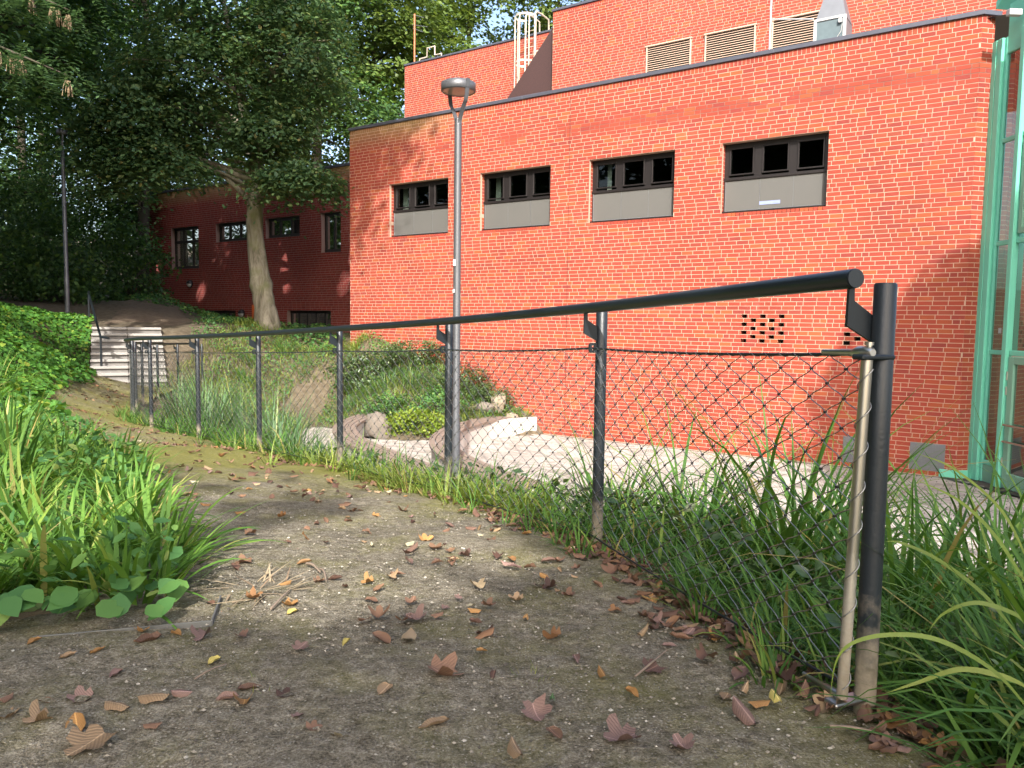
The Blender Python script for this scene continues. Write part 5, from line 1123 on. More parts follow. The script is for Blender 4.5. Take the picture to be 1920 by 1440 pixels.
link('branch_leaves', npmesh('branch_leaves', V-np.array(ORG[ash.name]), Fq), ash, 'leaf_ash', 'stuff')
V, Fq = polytubes(np.array(kq), .006, np.array([.7, .7, .1])); link('seed_keys', npmesh('seed_keys', V-np.array(ORG[ash.name]), Fq), ash, 'straw', 'stuff')
# trees behind and beside the camera that shade the path and the right end of the wall
tree('beech_tree', [(2.6, -11.5, -.1, .38), (2.5, -11.2, 3, .32), (2.3, -10.6, 8, .2), (2.2, -10.3, 12, .08)], [((1.0, -10.2, 7.6), (5.0, 2.6, 2.2), 140), ((-3.2, -9.6, 8.4), (2.8, 2.2, 1.6), 50), ((5, -9.5, 7.2), (2.6, 2.4, 2.2), 60), ((-.6, -7.9, 7.6), (3.6, 1.9, 1.5), 110), ((2.6, -8.3, 7.2), (2.4, 2.0, 1.5), 60)], 'broad beech standing behind the viewer over the path', leafm='leaf_dark', sr=1.0, lps=34, ls=.24, seed=51, limbs=30, tmpl=L4, fac=F4)
tree('lime_tree', [(12.8, -3.4, -2.2, .38), (12.7, -3.3, 3, .3), (12.6, -3.1, 9, .2), (12.5, -3, 13, .08)], [((10.0, -3.4, 11.4), (3.7, 3.2, 3.5), 520), ((11.4, -3.2, 7.5), (3.4, 3, 2.2), 120)], 'rounded lime tree to the right behind the viewer', leafm='leaf_dark', sr=1.0, lps=46, ls=.32, seed=52, limbs=30, tmpl=L4, fac=F4)
tree('oak_tree', [(-15, 4, 2.3, .45), (-14.8, 4.3, 7, .36), (-14.5, 5, 14, .2), (-14.3, 5.5, 19, .08)], [((-14.5, 7, 17.5), (5.5, 5.5, 4.2), 260), ((-19, 9, 15), (4, 4, 3.5), 110)], 'big oak above the left bank outside the view', leafm='leaf_dark', sr=1.2, lps=40, ls=.32, seed=53, limbs=30, tmpl=L4, fac=F4)

for k, (x, y, h) in enumerate([(-22, -1, 17), (-20, -11, 17), (-27, -18, 18), (-15, -6, 15), (-34, -14, 19), (-26, -9, 17), (-31, -6, 19), (-29, 8, 19), (-17, 0, 15), (-22, 13, 18), (-36, 28, 19), (-44, 22, 20), (-40, 38, 20)]):  # unseen trees added so that the window panes reflect dark
    wood(x, y, h, 5.5 if k < 10 else 8, 70+k, ['tree on the slope left of the viewer', 'tree behind the left shoulder of the viewer', 'tree far behind on the left slope', 'nearest tree behind the left shoulder', 'farthest tree behind the left shoulder', 'broad tree behind to the left', 'tall tree high on the left slope', 'tall tree left of the ivy bank', 'nearest tree on the slope left of the viewer', 'tree above the ivy bank outside the view', 'tree deep in the wood beyond the left edge', 'farthest tree beyond the left edge', 'tree uphill beyond the left edge'][k], (0, 0), .08, ls=.62, sr=1.6, nsp=210, lps=30, group='unseen trees added around the viewer', limbs=10)
# ------------------------------------------------------------------ shrubs and undergrowth
def shrub(name, c, r, n, ls, m, label, group, seed, flat=.5, lps=26, sr=.22, tmpl=L6, fac=F6):
    rg = np.random.default_rng(seed); z0 = zt1(c[0], c[1]) if len(c) < 3 else c[2]; o = thing(name, (c[0], c[1], z0), label, 'shrub', group)
    P, D = ellipsoid_pts((c[0], c[1], z0+r[2]*.35), r, n, rg, .3); P = P[P[:, 2] > z0-.15]; sn = D[:len(P)]*.8+np.array([0, 0, .7])+rg.normal(size=P.shape)*.3
    q_ = rg.normal(size=(len(P), lps, 3))*sr*.5*np.array([1, 1, flat]); L_ = (P[:, None]+q_).reshape(-1, 3); nn = np.repeat(sn, lps, 0)+rg.normal(size=L_.shape)*.45
    V, Fq = leafmesh(L_, nn, ls*rg.uniform(.7, 1.3, len(L_)), tmpl, fac, rg); link('foliage', npmesh('foliage', V-np.array(ORG[o.name]), Fq), o, m, 'stuff')
    q = MB()
    for p in P[rg.choice(len(P), min(14, len(P)), replace=False)]: q.tube([Vector((c[0], c[1], z0-.1)), Vector(p)*.5+Vector((c[0], c[1], z0))*.5+Vector((0, 0, .05)), Vector(p)], [.015, .01, .004], 5, False)
    q.build('stems', 'bark_dark', o); return o
for k, (c, r, n, m, ls_, lb) in enumerate([
    ((-2.6, 20.25), (.95, .45, .55), 130, 'leaf_shrub', .06, 'dark evergreen shrub at the top of the slope by the brick wall'),
    ((-3.9, 20.6), (.9, .55, .6), 120, 'leaf_shrub', .07, 'glossy green shrub at the left corner of the brick building'),
    ((-1.25, 19.3), (.75, .4, .55), 130, 'leaf_shrub', .055, 'dense small-leaved shrub behind the lamp post'),
    ((-.55, 18.95), (.55, .35, .42), 90, 'leaf_shrub', .05, 'lowest small-leaved shrub by the pale boulder'),
    ((-2.3, 17.85), (.75, .4, .35), 90, 'leaf_fern', .075, 'bright yellow-green fern in the slope bed'),
    ((-2.9, 18.5), (.7, .5, .38), 80, 'leaf_broad', .06, 'mid green ground cover mound in the slope bed'),
    ((-1.8, 18.6), (.7, .5, .35), 80, 'leaf_broad', .06, 'rounded green mound between fern and evergreen shrub')]):
    shrub('slope_shrub', c, r, n, ls_, m, lb, 'shrubs on the slope', 60+k)
for k, (x, y, r, h) in enumerate([(-15.5, 20, 1.7, 1.5), (-17.5, 24.5, 2.2, 2.4), (-15.4, 26.5, 1.4, 1.6), (-15.0, 30.5, 1.4, 2.6), (-19.5, 31, 2.6, 3.4), (-22, 27, 2.6, 3.6), (-17.3, 36.5, 2.2, 4.4), (-22, 38, 2.6, 4.6), (-18.6, 42, 2.6, 5.4), (-13.9, 17.5, 1.4, 1.1), (-27, 42, 3.4, 5.5), (-17, 50, 4, 7)]):
    shrub('undergrowth_bush', (x, y), (r, r, h), int(60+55*r*max(1, h/2)), .16, 'leaf_dark', ['dark undergrowth bush left of the slim lamp post', 'dark bush beneath the leaning tree', 'low dark bush beside the upper path', 'dark bush close to the end of the wing', 'tall dark bush in the left wood', 'wide dark bush at the left edge of the wood', 'dark bush far along the upper path', 'large dark bush near the distant lamp post', 'dense bush behind the upper path bend', 'bush at the top of the ivy bank', 'far left bush in deep shade', 'far dark bush closing the upper path'][k], 'bushes in the wood', 90+k, .6, 30, .5, L4, F4)

# ------------------------------------------------------------------ ivy bank and ground cover
def scatter_leaves(name, x, y, hz, size, m, seed, tmpl=LI, fac=F6, tilt=.45, nup=None):
    rg = np.random.default_rng(seed); n = len(x); z = zt(x, y)+hz; e = .05
    gx = (zt(x+e, y)-zt(x-e, y))/(2*e); gy = (zt(x, y+e)-zt(x, y-e))/(2*e); nn = np.stack([-gx, -gy, np.ones(n)], 1)+rg.normal(size=(n, 3))*tilt
    V, Fq = leafmesh(np.stack([x, y, z], 1), nn, size, tmpl, fac, rg); o = link(name, npmesh(name, V, Fq), None, m); o['kind'] = 'stuff'; return o
rg = np.random.default_rng(77)
n = 60000; y = rg.uniform(6.8, 22, n); x = np.interp(y, LEFT[:, 1], LEFT[:, 0])+.1-rg.random(n)**.8*5.2
k = (rg.random(n) < np.clip((y-6.3)/2, .15, 1)) & (vnoise(x, y, .8, 12)+rg.random(n)*.5 > .38) & ~((np.abs((x+9.36)*SU.y-(y-18.9)*SU.x) < .86) & (y > 17.2)) & ~((y > 20.2) & (x > -11.6))
x, y = x[k], y[k]; h = .05+vnoise(x, y, .6, 14)*.22; o = scatter_leaves('ivy', x, y, h*rg.random(len(x))**.5, rg.uniform(.05, .10, len(x)), 'leaf_ivy', 1); o['label'] = 'bright green ivy covering the bank left of the path'; 
n = 9000; s = rg.uniform(-17, -1.2, n); d = rg.uniform(.1, 3.6, n)**1.05; x = A0.x+T.x*s-NW.x*(3.5-d); y = A0.y+T.y*s-NW.y*(3.5-d); k = (x < -5.2) & (vnoise(x, y, 1.1, 22) > .33); x, y = x[k], y[k]
scatter_leaves('ground_cover', x, y, rg.random(len(x))*.22, rg.uniform(.06, .12, len(x)), 'leaf_broad', 2, LI, F6, .5)
# thin cover over the slope between the court and the wing
n = 26000; x = rg.uniform(-9.2, .3, n); y = rg.uniform(17.6, 26, n); wd = (x-A0.x)*-NW.x+(y-A0.y)*-NW.y
k = (wd < -.1) & (zt(x, y) > CZ+.02) & (vnoise(x, y, .9, 31) > .28) & ~((x > -6.0) & (x < -5.0) & (y < 21.4) & (y > 19.5)) & ~((x < -7.7) & (y < 20.6)) & (x > -9.2)
x, y = x[k], y[k]; scatter_leaves('slope_cover', x, y, rg.random(len(x))*.16, rg.uniform(.04, .085, len(x)), 'leaf_broad', 4, L6, F6, .6)

# ------------------------------------------------------------------ grasses
def clump(name, cx, cy, specs, m, label, cat, group, seed, heroes=0, z=None):
    """specs: list of (n, L, w, lean, bend, rad); the widest blades become parts of their own"""
    rg = np.random.default_rng(seed); z0 = zt1(cx, cy); o = thing(name, (cx, cy, z0), label, cat, group); ls = [clump_blades(cx, cy, s[0], s[1], s[2], s[3], s[4], rg, s[5]) for s in specs]
    V, Fq = cat_(ls); org = np.array(ORG[o.name])
    if heroes:
        per = 6; nb = len(Fq)//per; Vb = V.reshape(nb, 14, 3); size = np.linalg.norm(Vb[:, -1]-Vb[:, 0], axis=1); top = np.argsort(-size)[:heroes]; f1 = np.array([(2*i, 2*i+1, 2*i+3, 2*i+2) for i in range(6)])
        for i in top: link('blade', npmesh('blade', Vb[i]-org, f1), o, m)
        keep_ = np.setdiff1d(np.arange(nb), top); V = Vb[keep_].reshape(-1, 3); i = (np.arange(len(keep_))[:, None]*7+np.arange(6)[None]).ravel()*2; Fq = np.stack([i, i+1, i+3, i+2], 1)
    link('foliage', npmesh('foliage', V-org, Fq), o, m, 'stuff'); return o
def fx(y): return float(np.interp(y, FEN[:, 1], FEN[:, 0]))
def lx(y): return float(np.interp(y, LEFT[:, 1], LEFT[:, 0]))
SG = 'sedge clumps on the bank behind the railing'
SL = 'arching green sedge clump on the bank behind the netting'
big = [(3.0, 5.6, 1.0), (3.7, 4.9, 1.05), (2.3, 5.6, .95), (1.3, 5.0, .85), (4.0, 4.0, 1.1), (1.22, 3.35, 1.15), (1.62, 3.9, 1.2), (1.0, 4.05, 1.0), (2.05, 3.2, 1.25), (1.45, 2.75, .95), (2.5, 3.9, 1.25), (2.1, 4.6, 1.1), (2.95, 4.7, 1.1), (1.85, 2.35, 1.05), (.62, 4.5, .8), (2.75, 2.9, 1.2), (3.3, 3.6, 1.2)]
ORDW = ['nearest', 'second nearest', 'third nearest', 'fourth nearest', 'fifth nearest', 'sixth nearest', 'seventh nearest', 'eighth nearest', 'ninth nearest', 'tenth nearest', 'eleventh nearest', 'twelfth nearest']
def ordlab(pts, txt, side=None):
    """label by order of distance from the viewer, left and right of a split counted apart"""
    out = {}
    for sd_ in ((True, False) if side else (True,)):
        for k, p in enumerate(sorted([p for p in pts if not side or (p[0]/p[1] < side[0]) == sd_], key=lambda p: p[1])): out[p] = txt.format(ORDW[k], '' if not side else side[1 if sd_ else 2])
    return out
SLAB = ordlab([b[:2] for b in big], '{0} arching sedge clump behind the netting, {1}', (.44, 'towards the second post', 'towards the end post'))
for k, (x, y, L_) in enumerate(big):
    clump('sedge_clump', x, y, [(85, (.55*L_, 1.12*L_), (.013, .025), (4, 36), (25, 115), .14), (90, (.3, .65), (.010, .018), (10, 60), (30, 90), .30)], 'blade', SLAB[(x, y)], 'grass clump', SG, 200+k, 14 if 5 <= k < 11 else 6)
near = [(1.32, 1.75, .85, 'sedge clump spilling out right of the end post'), (1.62, 1.45, .95, 'sedge clump at the right edge with long pale arching blades'), (1.95, 1.95, 1.0, 'tall sedge clump behind the others at the right edge'), (1.18, 1.38, .55, 'small sedge clump in the lower right corner'), (1.55, 2.2, .95, 'sedge clump directly behind the end post'), (2.3, 1.6, 1.1, 'sedge clump leaning in from beyond the right edge')]
for k, (x, y, L_, lb) in enumerate(near):
    clump('sedge_clump', x, y, [(75, (.5*L_, 1.15*L_), (.010, .020), (8, 45), (40, 120), .12), (120, (.22, .5), (.009, .016), (15, 60), (30, 90), .26)], 'blade', lb, 'grass clump', 'sedge clumps right of the end post', 220+k, 16)
def px_pt(px, py, d): v = fw+cr*((px-960)/1450)-cu*((py-720)/1450); return Vector((0, 0, EYE))+v*d
def ribbon(pts, w, parent, m):
    P_ = spline([tuple(p) for p in pts], 6); n = len(P_); V = []
    for i, p in enumerate(P_):
        t = Vector(P_[min(i+1, n-1)])-Vector(P_[max(i-1, 0)]); sd_ = t.cross(Vector((.3, -1, .5))).normalized(); ww_ = w*min(1, .5+i/n*2)*max(.05, 1-(i/(n-1))**3)*.5; V += [Vector(p)-sd_*ww_, Vector(p)+sd_*ww_]
    o_ = ORG[parent.name]; return link('blade', npmesh('blade', [tuple(v-o_) for v in V], [(2*i, 2*i+1, 2*i+3, 2*i+2) for i in range(n-1)]), parent, m)
hero_c = [o for o in COL.objects if o.get('label', '') == near[1][3]][0]
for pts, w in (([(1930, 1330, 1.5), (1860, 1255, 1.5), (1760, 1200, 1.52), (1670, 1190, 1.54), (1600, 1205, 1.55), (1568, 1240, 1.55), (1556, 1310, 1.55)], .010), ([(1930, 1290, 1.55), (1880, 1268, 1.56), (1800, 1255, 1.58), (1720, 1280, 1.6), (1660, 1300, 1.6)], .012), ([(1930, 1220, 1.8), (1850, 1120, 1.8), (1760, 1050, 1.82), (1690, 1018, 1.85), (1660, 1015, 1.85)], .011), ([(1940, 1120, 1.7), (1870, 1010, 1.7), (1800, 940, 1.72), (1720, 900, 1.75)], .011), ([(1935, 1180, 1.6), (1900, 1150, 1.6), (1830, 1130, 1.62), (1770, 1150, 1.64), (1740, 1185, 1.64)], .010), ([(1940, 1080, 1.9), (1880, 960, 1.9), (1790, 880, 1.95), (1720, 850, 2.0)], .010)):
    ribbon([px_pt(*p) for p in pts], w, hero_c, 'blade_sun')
# filler on the bank
rg = np.random.default_rng(301); Lb = []
n = 15000; y = .7+10.3*rg.random(n)**1.4; x = np.interp(y, FEN[:, 1], FEN[:, 0])+.10+rg.random(n)**1.1*np.interp(y, [0, 3, 6, 11], [1.9, 3.3, 2.6, 2.2]); k = (zt(x, y) > CZ-.02) & (vnoise(x, y, .35, 41) > .22); x, y = x[k], y[k]; n = len(x); far = np.clip((y-3)/5, 0, 1)
V, Fq = blades(np.stack([x, y, zt(x, y)-.02], 1), rg.uniform(0, 2*pi, n), rg.uniform(.18, .50, n), rg.uniform(.008, .017, n)*(1+.3*far), np.radians(rg.uniform(8, 60, n)), np.radians(rg.uniform(20, 95, n)), rg, 4)
o = link('bank_grass', npmesh('bank_grass', V, Fq), None, 'blade'); o['kind'] = 'stuff'
n = 3000; y = rg.uniform(.9, 7, n); x = np.interp(y, FEN[:, 1], FEN[:, 0])+.12+rg.random(n)*2.2; k = zt(x, y) > CZ; x, y = x[k], y[k]
scatter_leaves('bank_herbs', x, y, .04+rg.random(len(x))*.22, rg.uniform(.03, .075, len(x)), 'leaf_shrub', 8, L6, F6, .7)
# tufts along the foot of the railing
Lt, Ls_ = [], []
tuft = 0
for k in range(150):
    y = rg.uniform(1.9, 11.5) if k > 26 else rg.uniform(1.75, 3.4); off = rg.normal()*.11+(.06 if y < 3 else -.02); x = fx(y)+off; sun = (3.9 < y < 7.5 and rg.random() < .8)  # tufts in the sunny stretch get the sun-brightened blade colour
    V = clump_blades(x, y, int(rg.integers(9, 20)), (.10, .26 if y < 4 else .34), (.005, .011), (5, 40), (30, 100), rg, .035)
    (Ls_ if sun else Lt).append(V)
    if k < 30:
        o = thing('grass_tuft', (x, y, zt1(x, y)), 'small leafy grass tuft at the foot of the netting near the end post' if y < 2.6 else 'small leafy grass tuft at the foot of the netting beside the second post', 'grass tuft', 'grass tufts along the railing foot')
        link('foliage', npmesh('foliage', V[0]-np.array(ORG[o.name]), V[1]), o, 'blade', 'stuff'); (Ls_ if sun else Lt).pop()
V, Fq = cat_(Lt); o = link('fence_grass', npmesh('fence_grass', V, Fq), None, 'blade'); o['kind'] = 'stuff'
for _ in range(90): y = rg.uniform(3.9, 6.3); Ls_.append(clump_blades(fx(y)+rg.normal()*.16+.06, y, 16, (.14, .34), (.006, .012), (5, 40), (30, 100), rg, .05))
V, Fq = cat_(Ls_); o = link('sun_toned_grass', npmesh('sun_toned_grass', V, Fq), None, 'blade_sun'); o['kind'] = 'stuff'
# blue-green grass clumps beyond the railing
for k, (x, y, L_) in enumerate([(-3.3, 10.6, .95), (-3.9, 11.3, 1.0), (-4.3, 10.9, .9), (-2.9, 9.7, .8), (-4.7, 12.2, .9), (-3.3, 11.8, .9), (-5.2, 13.0, .8), (-4.0, 12.9, .85), (-5.0, 11.7, .7), (-5.6, 14.1, .7)]):
    clump('feather_grass', x, y, [(150, (.75*L_, 1.6*L_), (.012, .020), (3, 26), (10, 75), .22), (60, (.3, .7), (.010, .016), (10, 50), (20, 80), .28)], 'blade_blue', 'tall blue-green grass clump behind the far half of the railing', 'grass clump', 'blue-green grass clumps beyond the railing', 240+k)
# grasses on the slope below the wall
for k, (x, y, L_, m) in enumerate([(-3.2, 19.6, .7, 'blade_blue'), (-2.5, 19.5, .7, 'blade_blue'), (-1.9, 19.5, .6, 'blade_blue'), (-2.2, 19.0, .5, 'blade'), (-3.6, 19.9, .6, 'blade'), (-1.4, 18.9, .5, 'blade'), (-2.9, 18.9, .5, 'blade_sun'), (-4.4, 21.7, .55, 'blade_sun'), (-5.1, 22.6, .55, 'blade_sun'), (-4.2, 22.4, .5, 'blade_sun'), (-2.4, 18.2, .4, 'blade_sun'), (-1.7, 18.05, .35, 'blade_sun'), (-3.0, 17.95, .4, 'blade_sun'), (-6.6, 22.4, .5, 'blade'), (-7.2, 21.2, .5, 'blade'), (-7.0, 20.2, .5, 'blade'), (-.6, 18.3, .3, 'blade_sun'), (-.1, 18.55, .28, 'blade_sun'), (.3, 18.7, .25, 'blade_sun')]):
    lb = {'blade_blue': 'grey-green grass tussock high on the slope below the wall', 'blade': 'dark green grass tussock among the slope shrubs', 'blade_sun': 'yellow-green sunlit grass tussock on the slope'}[m]
    clump('slope_grass', x, y, [(110, (.5*L_, L_), (.010, .018), (5, 45), (20, 85), .26)], m, lb, 'grass clump', 'grass tussocks on the slope, '+m[6:], 260+k)
for k in range(34):
    x, y = rg.uniform(-4.4, -.4), rg.uniform(17.9, 20.9); wd = (x-A0.x)*-NW.x+(y-A0.y)*-NW.y
    if wd > -.25 or zt1(x, y) < CZ+.1: continue
    m = ['blade_sun', 'blade', 'blade_blue'][k % 3]; L_ = rg.uniform(.35, .6)
    clump('slope_grass', x, y, [(90, (.5*L_, L_), (.010, .018), (5, 50), (20, 85), .28)], m, {'blade_blue': 'grey-green grass tussock high on the slope below the wall', 'blade': 'dark green grass tussock among the slope shrubs', 'blade_sun': 'yellow-green sunlit grass tussock on the slope'}[m], 'grass clump', 'grass tussocks on the slope, '+m[6:], 420+k)
n = 14000; x = rg.uniform(-8.2, .2, n); y = rg.uniform(17.6, 25, n); wd = (x-A0.x)*-NW.x+(y-A0.y)*-NW.y
k = (wd < -.15) & (zt(x, y) > CZ+.02) & ~((x > -6.0) & (x < -5.0) & (y < 21.4) & (y > 19.4)); x, y = x[k], y[k]; n = len(x)
V, Fq = blades(np.stack([x, y, zt(x, y)-.02], 1), rg.uniform(0, 2*pi, n), rg.uniform(.15, .42, n), rg.uniform(.010, .02, n), np.radians(rg.uniform(5, 50, n)), np.radians(rg.uniform(20, 90, n)), rg, 3)
o = link('slope_turf', npmesh('slope_turf', V, Fq), None, 'blade_sun'); o['kind'] = 'stuff'
# left bed: strap-leaved lilies, front row first
bed = [(-1.02, 2.34, .40), (-1.25, 2.42, .46), (-1.12, 2.75, .42), (-1.45, 2.68, .44), (-1.42, 2.25, .36), (-1.7, 2.5, .42), (-1.40, 3.1, .40), (-1.8, 3.0, .44), (-1.62, 3.5, .40), (-2.05, 2.8, .44), (-2.1, 3.4, .44), (-1.9, 3.9, .40), (-2.35, 4.2, .42), (-2.5, 3.7, .44), (-2.3, 4.75, .4), (-2.8, 4.4, .45), (-2.8, 5.1, .44), (-3.2, 4.9, .5), (-3.1, 5.7, .45), (-3.6, 5.6, .5), (-1.75, 2.15, .34), (-2.0, 2.35, .42)]
BLAB = ordlab([b[:2] for b in bed], '{0} strap-leaved clump {1}', (-.55, 'at the left side of the left bed', 'along the path side of the left bed'))
for k, (x, y, L_) in enumerate(bed):
    xo, x = x, x-.16
    lb = BLAB[(xo, y)]
    clump('lily_clump', x, y, [(64, (.45*L_, .95*L_), (.014, .026), (4, 48), (15, 85), .12), (44, (.16, .34), (.011, .019), (20, 65), (20, 70), .17)], 'blade_bed', lb, 'plant clump', 'strap-leaved clumps in the left bed', 300+k, 8 if k < 8 else 0)
Lb = []
for k in range(170):
    y = rg.uniform(2.2, 7.0); x = lx(y)-.22-rg.random()**1.2*2.6
    if y < 2.6: x -= .1
    Lb.append(clump_blades(x, y, 16, (.12, .28), (.009, .017), (10, 60), (15, 85), rg, .14))
V, Fq = cat_(Lb); o = link('bed_foliage', npmesh('bed_foliage', V, Fq), None, 'blade_bed'); o['kind'] = 'stuff'
n = 3600; y = rg.uniform(1.9, 6.8, n); x = np.interp(y, LEFT[:, 1], LEFT[:, 0])-.10-rg.random(n)**1.3*2.4; k = (vnoise(x, y, .45, 55) > .25) & ~((y < 2.35) & (x > np.interp(y, [1.9, 2.1, 2.35], [-1.5, -.95, -1.0]))); x, y = x[k], y[k]
scatter_leaves('bed_herbs', x, y, .04+rg.random(len(x))*.20, rg.uniform(.03, .065, len(x)), 'leaf_broad', 9, L6, F6, .55)
# broad leaves lying along the edging
LB = np.array([(0, -.5, 0), (.30, -.30, .03), (.40, .0, .05), (.22, .32, .02), (0, .55, -.05), (-.22, .32, .02), (-.40, .0, .05), (-.30, -.30, .03)]); FB = np.array([(0, 1, 2, 3), (0, 3, 4, 5), (0, 5, 6, 7)])
for k in range(56):
    x = rg.uniform(-1.9, -.92); y = 2.0+(x+1.2)*.29+rg.random()*.20; s = rg.uniform(.05, .09)
    V, Fq = leafmesh(np.array([[x, y, zt1(x, y)+.05+rg.random()*.06]]), np.array([[rg.normal()*.25, -.45+rg.normal()*.2, 1.]]), np.array([s]), LB, FB, rg)
    c = V.mean(0); o = link('broad_leaf', npmesh('broad_leaf', V-c, Fq), None, 'leaf_broad', None, tuple(c)); tag(o, 'broad dull green leaf lying along the edging of the left bed', 'leaf', 'broad leaves along the bed edging')
# long grasses on the left bank between bed and ivy
for k in range(26):
    y = rg.uniform(6.2, 10.2); x = lx(y)-.2-rg.random()*2.2; L_ = rg.uniform(.45, .75)
    clump('bank_sedge', x, y, [(60, (.5*L_, L_*1.1), (.010, .017), (5, 40), (30, 100), .14)], 'blade_bed' if k % 3 else 'blade_blue', 'long arching grass clump on the left bank between bed and ivy', 'grass clump', 'long grass clumps on the left bank', 340+k)
for k, (x, y, L_) in enumerate([(-2.75, 4.2, .5), (-3.0, 4.6, .55), (-2.55, 3.9, .42)]):
    clump('bank_sedge', x, y, [(30, (.6*L_, L_*1.2), (.014, .022), (3, 25), (15, 70), .08)], 'blade', ['middle dark broad-bladed clump at the left edge above the bed', 'farthest dark broad-bladed clump at the left edge above the bed', 'nearest dark broad-bladed clump at the left edge above the bed'][k], 'grass clump', 'dark broad-bladed clumps at the left edge', 380+k, 8)
# small grass sprouts in the path
for k, (x, y) in enumerate([(-.56, 1.72), (.06, 1.80), (.32, 2.62)]):
    clump('path_sprout', x, y, [(50, (.03, .07), (.0015, .003), (5, 40), (10, 60), .04)], 'blade_sun', ['green sprout of fine grass at the front left of the path', 'green sprout of fine grass at the front middle of the path', 'tiny grass sprout on the path right of the middle'][k], 'grass tuft', 'grass sprouts in the path', 390+k)

# ------------------------------------------------------------------ fallen leaves, twigs, grit
def at(px, py):
    """ground point under a pixel of the photograph (fallen leaves lie on the ground there)"""
    d = fw+cr*((px-960)/1450)-cu*((py-720)/1450); t = .5
    for _ in range(60):
        p = Vector((0, 0, EYE))+d*t; g = zt1(p.x, p.y); t += (p.z-g)/max(.12, -d.z+.02)*.7
    return p.x, p.y
def leaf_geo(kind, rg):
    """curled dead leaf, unit length; oval, pointed or lobed outline"""
    if kind == 'lobed':
        na = 20; V = [(0, -.12, 0)]; cx_, cy_ = rg.uniform(.5, 2.2), rg.uniform(-.8, 1.2)
        for f in (.5, 1):
            for i in range(na):
                a = 2*pi*i/na; lob = .30+.20*abs(cos(2.5*(a-pi/2)))**.7*(1 if sin(a) > -.6 else .5); r = lob*(f if f < 1 else 1+rg.normal()*.06)
                if f < 1: r = .5*(.34)
                V.append((r*cos(a), r*sin(a)-.05, 0))
        V = np.array(V); V[:, 2] = cx_*V[:, 0]**2+cy_*V[:, 1]**2+.10*np.sin(V[:, 0]*9+V[:, 1]*7+rg.uniform(0, 6))*np.hypot(V[:, 0], V[:, 1]); V[:, 2] -= V[:, 2].min()
        Fq = [(0, 1+i, 1+(i+1) % na, 0) for i in range(na)]; Fq = [(1+i, 1+na+i, 1+na+(i+1) % na, 1+(i+1) % na) for i in range(na)]
        Fq += [(0, 1+2*i, 2+2*i, 1+(2*i+2) % na) for i in range(na//2)]
        return V, np.array(Fq)
    nu, nv = 9, 5; V = []; roll = rg.uniform(.6, 2.6)*(1 if rg.random() < .7 else -1); bend = rg.uniform(-.5, .9); wv = rg.uniform(.02, .05)
    for i in range(nu):
        u = i/(nu-1); w = {'oval': .30*sin(pi*min(1, u*.96+.04))**.75, 'pointed': .26*sin(pi*u**.8)**.8, 'lobed': .34*sin(pi*min(1, u*.95+.05))**.6*(1+.38*cos(u*5*pi))}[kind]+.004
        for j in range(nv):
            v = (j/(nv-1)-.5)*2; a = v*roll; x_ = w*(sin(a)/roll if abs(roll) > .05 else v); z_ = w*(1-cos(a))/roll if abs(roll) > .05 else 0
            V.append((x_, u-.5+.05*abs(v)*cos(u*9), z_+bend*.25*(u-.5)**2*2+wv*sin(u*14)*abs(v)))
    Fq = [(i*nv+j, i*nv+j+1, (i+1)*nv+j+1, (i+1)*nv+j) for i in range(nu-1) for j in range(nv-1)]
    V = np.array(V); V[:, 2] -= V[:, 2].min(); return V, np.array(Fq)
LM = {}
rgl = np.random.default_rng(500)
COLS = ['leaf_brown', 'leaf_tan', 'leaf_orange', 'leaf_mauve', 'leaf_umber', 'leaf_yellow', 'leaf_pale', 'leaf_green']
for kd in ('oval', 'pointed', 'lobed'):
    for v_ in range(4):
        g = leaf_geo(kd, rgl)
        for c in COLS: me = npmesh('fallen_leaf', *g); me.materials.append(MT[c]); LM[kd, v_, c] = me
CN = {'leaf_brown': 'brown', 'leaf_tan': 'tan', 'leaf_orange': 'orange', 'leaf_mauve': 'dull mauve-brown', 'leaf_umber': 'dark umber', 'leaf_yellow': 'yellow', 'leaf_pale': 'pale straw-coloured', 'leaf_green': 'green'}
SN = {'oval': 'oval', 'pointed': 'narrow', 'lobed': 'lobed'}
NLEAF = 0
def zone(x, y):
    f = fx(y)-x
    if f < .28: return 'under the netting'
    if y < 2.05: return 'in the foreground of the path'
    if y < 3.4: return 'in the middle of the near path' if f > .6 else 'along the right side of the near path'
    return 'far along the path'
def fallen(x, y, s, kd, c, label=None, rz=None, tilt=.18, up=0):
    global NLEAF
    z = zt1(x, y)+.016+up; o = link('fallen_leaf', LM[kd, int(rgl.integers(4)), c], None, None, None, (x, y, z)); o.scale = (s, s, s)
    o.rotation_euler = (rgl.normal()*tilt, rgl.normal()*tilt, rgl.uniform(0, 6.28) if rz is None else rz); NLEAF += 1
    lb = label or f'{CN[c]} {SN[kd]} dead leaf lying {zone(x, y)}'
    return tag(o, lb, 'leaf', None if label else f'{CN[c]} {SN[kd]} fallen leaves {zone(x, y)}')
B_, TN, OR_, MV, UM, YL, PL, GR = COLS
